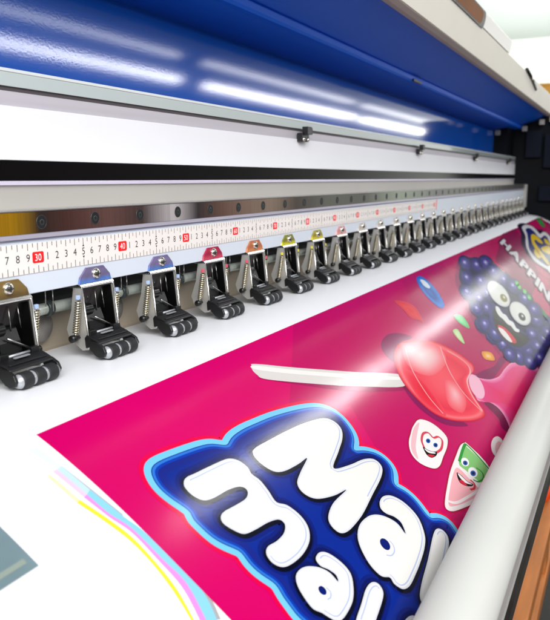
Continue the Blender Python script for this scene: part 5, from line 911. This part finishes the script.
# wooden pallet board on the floor by the front tube
pl = root('wooden_pallet', 'orange wooden pallet on the dark floor under the front tube', 'pallet')
b1 = MB(); b1.box(95, 300, 11.2, 16.2, -84, -80)
b1.build('board', M['wood'], pl, bevel=.3)
b2 = MB(); b2.box(95, 300, 11.2, 14.2, -96, -92); b2.build('board', M['wood'], pl, bevel=.3)
for xx in (110, 168, 230, 288): MB().box(xx, xx + 7, 11.6, 13.8, -92, -84).build('block', M['wood'], pl, bevel=.3)
for xx in (110, 288): MB().box(xx, xx + 7, 11.6, 13.8, FZ, -96).build('block', M['wood'], pl, bevel=.3)
rc = MB().lathe_x([(180, .0001), (180, 1.6), (181, 2.1), (203, 2.1), (204, 1.5), (204, .0001)], 14.6, -77.9, 24).build('red_bottle', M['redorange'])
tag(rc, 'small red orange bottle lying on the wooden pallet', 'bottle')
cr = root('amber_crate', 'amber yellow storage crate far off at the right edge', 'crate')
MB().box(600, 622, 58, 74, 58, 71).build('crate_body', M['amber'], cr, bevel=1.2)
MB().box(599, 623, 57.5, 74.5, 69, 70.6).build('crate_rim', M['amber'], cr, bevel=.6)
sf = root('wall_shelf', 'white shelf on posts carrying the amber crate', 'shelf')
MB().box(590, 700, 40, 95, 54, 58).build('shelf_board', M['wall'], sf, bevel=.3)
for xx in (592, 694): MB().box(xx, xx + 4, 88, 92, FZ, 54).build('post', M['wall'], sf, bevel=.3)

# ================================================================ LIGHT
def area(name, x, y, z, lx, ly, target, watt, col=(1, 1, 1)):
    l = bpy.data.lights.new(name, 'AREA'); l.shape = 'RECTANGLE'; l.size = lx * CM; l.size_y = ly * CM; l.energy = watt; l.color = col
    o = bpy.data.objects.new(name, l); COL.objects.link(o); o.location = W(x, y, z)
    d = Vector(W(*target)) - o.location
    # local x stays along the machine
    zax = -d.normalized(); xax = Vector((1, 0, 0)); yax = zax.cross(xax).normalized(); xax = yax.cross(zax).normalized()
    o.rotation_euler = Matrix((xax, yax, zax)).transposed().to_euler()
    return o
for xa, xb in ((93, 341.6), (364.6, 613), (633, 883)):
    area('tube_lamp', (xa + xb) / 2, -125, 52, xb - xa, 4, ((xa + xb) / 2, 50, 11), LAMP_A)
    area('tube_lamp', (xa + xb) / 2, -125, 64.5, xb - xa, 3, ((xa + xb) / 2, 50, 11), LAMP_B)
for xa, xb, wt in ((225, 470, 1.0), (480, 725, .5), (735, 940, .25)):
    area('tube_lamp', (xa + xb) / 2, -33, 140, xb - xa, 11, ((xa + xb) / 2, 23, -20), LAMP_C * wt)
area('camera_side_fill', -70, -90, 120, 240, 120, (90, 30, -10), FILL_D, (1, .99, .98))  # added fill behind the camera, placed to stay out of reflections
area('backdrop_fill', 700, 0, 20, 300, 200, (950, 60, 60), FILL_E)  # added unseen fill that brightens the far wall
area('backdrop_fill', 800, 140, 70, 200, 120, (800, 141, 160), FILL_E * .1)  # added unseen fill that brightens the far ceiling

w = bpy.data.worlds.new('World'); scene.world = w; w.use_nodes = True
bg = w.node_tree.nodes['Background']; bg.inputs[0].default_value = (.93, .96, 1, 1); bg.inputs[1].default_value = WORLD

# ================================================================ CAMERA
cd = bpy.data.cameras.new('camera'); cam = bpy.data.objects.new('camera', cd); COL.objects.link(cam)
Xc = Vector((0.44118, -0.89711, 0.0)); Dn = Vector((-.16177, -.07953, -.98361)); Fw = Vector((.88264, .43408, -.18033))
cam.matrix_world = Matrix.Translation((0, 0, H)) @ Matrix((Xc, -Dn, -Fw)).transposed().to_4x4()
cd.sensor_fit = 'HORIZONTAL'; cd.sensor_width = 36; cd.lens = 36 * 720 / 550
cd.clip_start = .02; cd.clip_end = 60
cd.dof.use_dof = True; cd.dof.focus_distance = .66; cd.dof.aperture_fstop = 16
scene.camera = cam
scene.render.resolution_x = 908; scene.render.resolution_y = 1024
scene.view_settings.view_transform = 'Standard'; scene.view_settings.look = 'None'; scene.view_settings.exposure = EXPO
scene.view_settings.gamma = 1
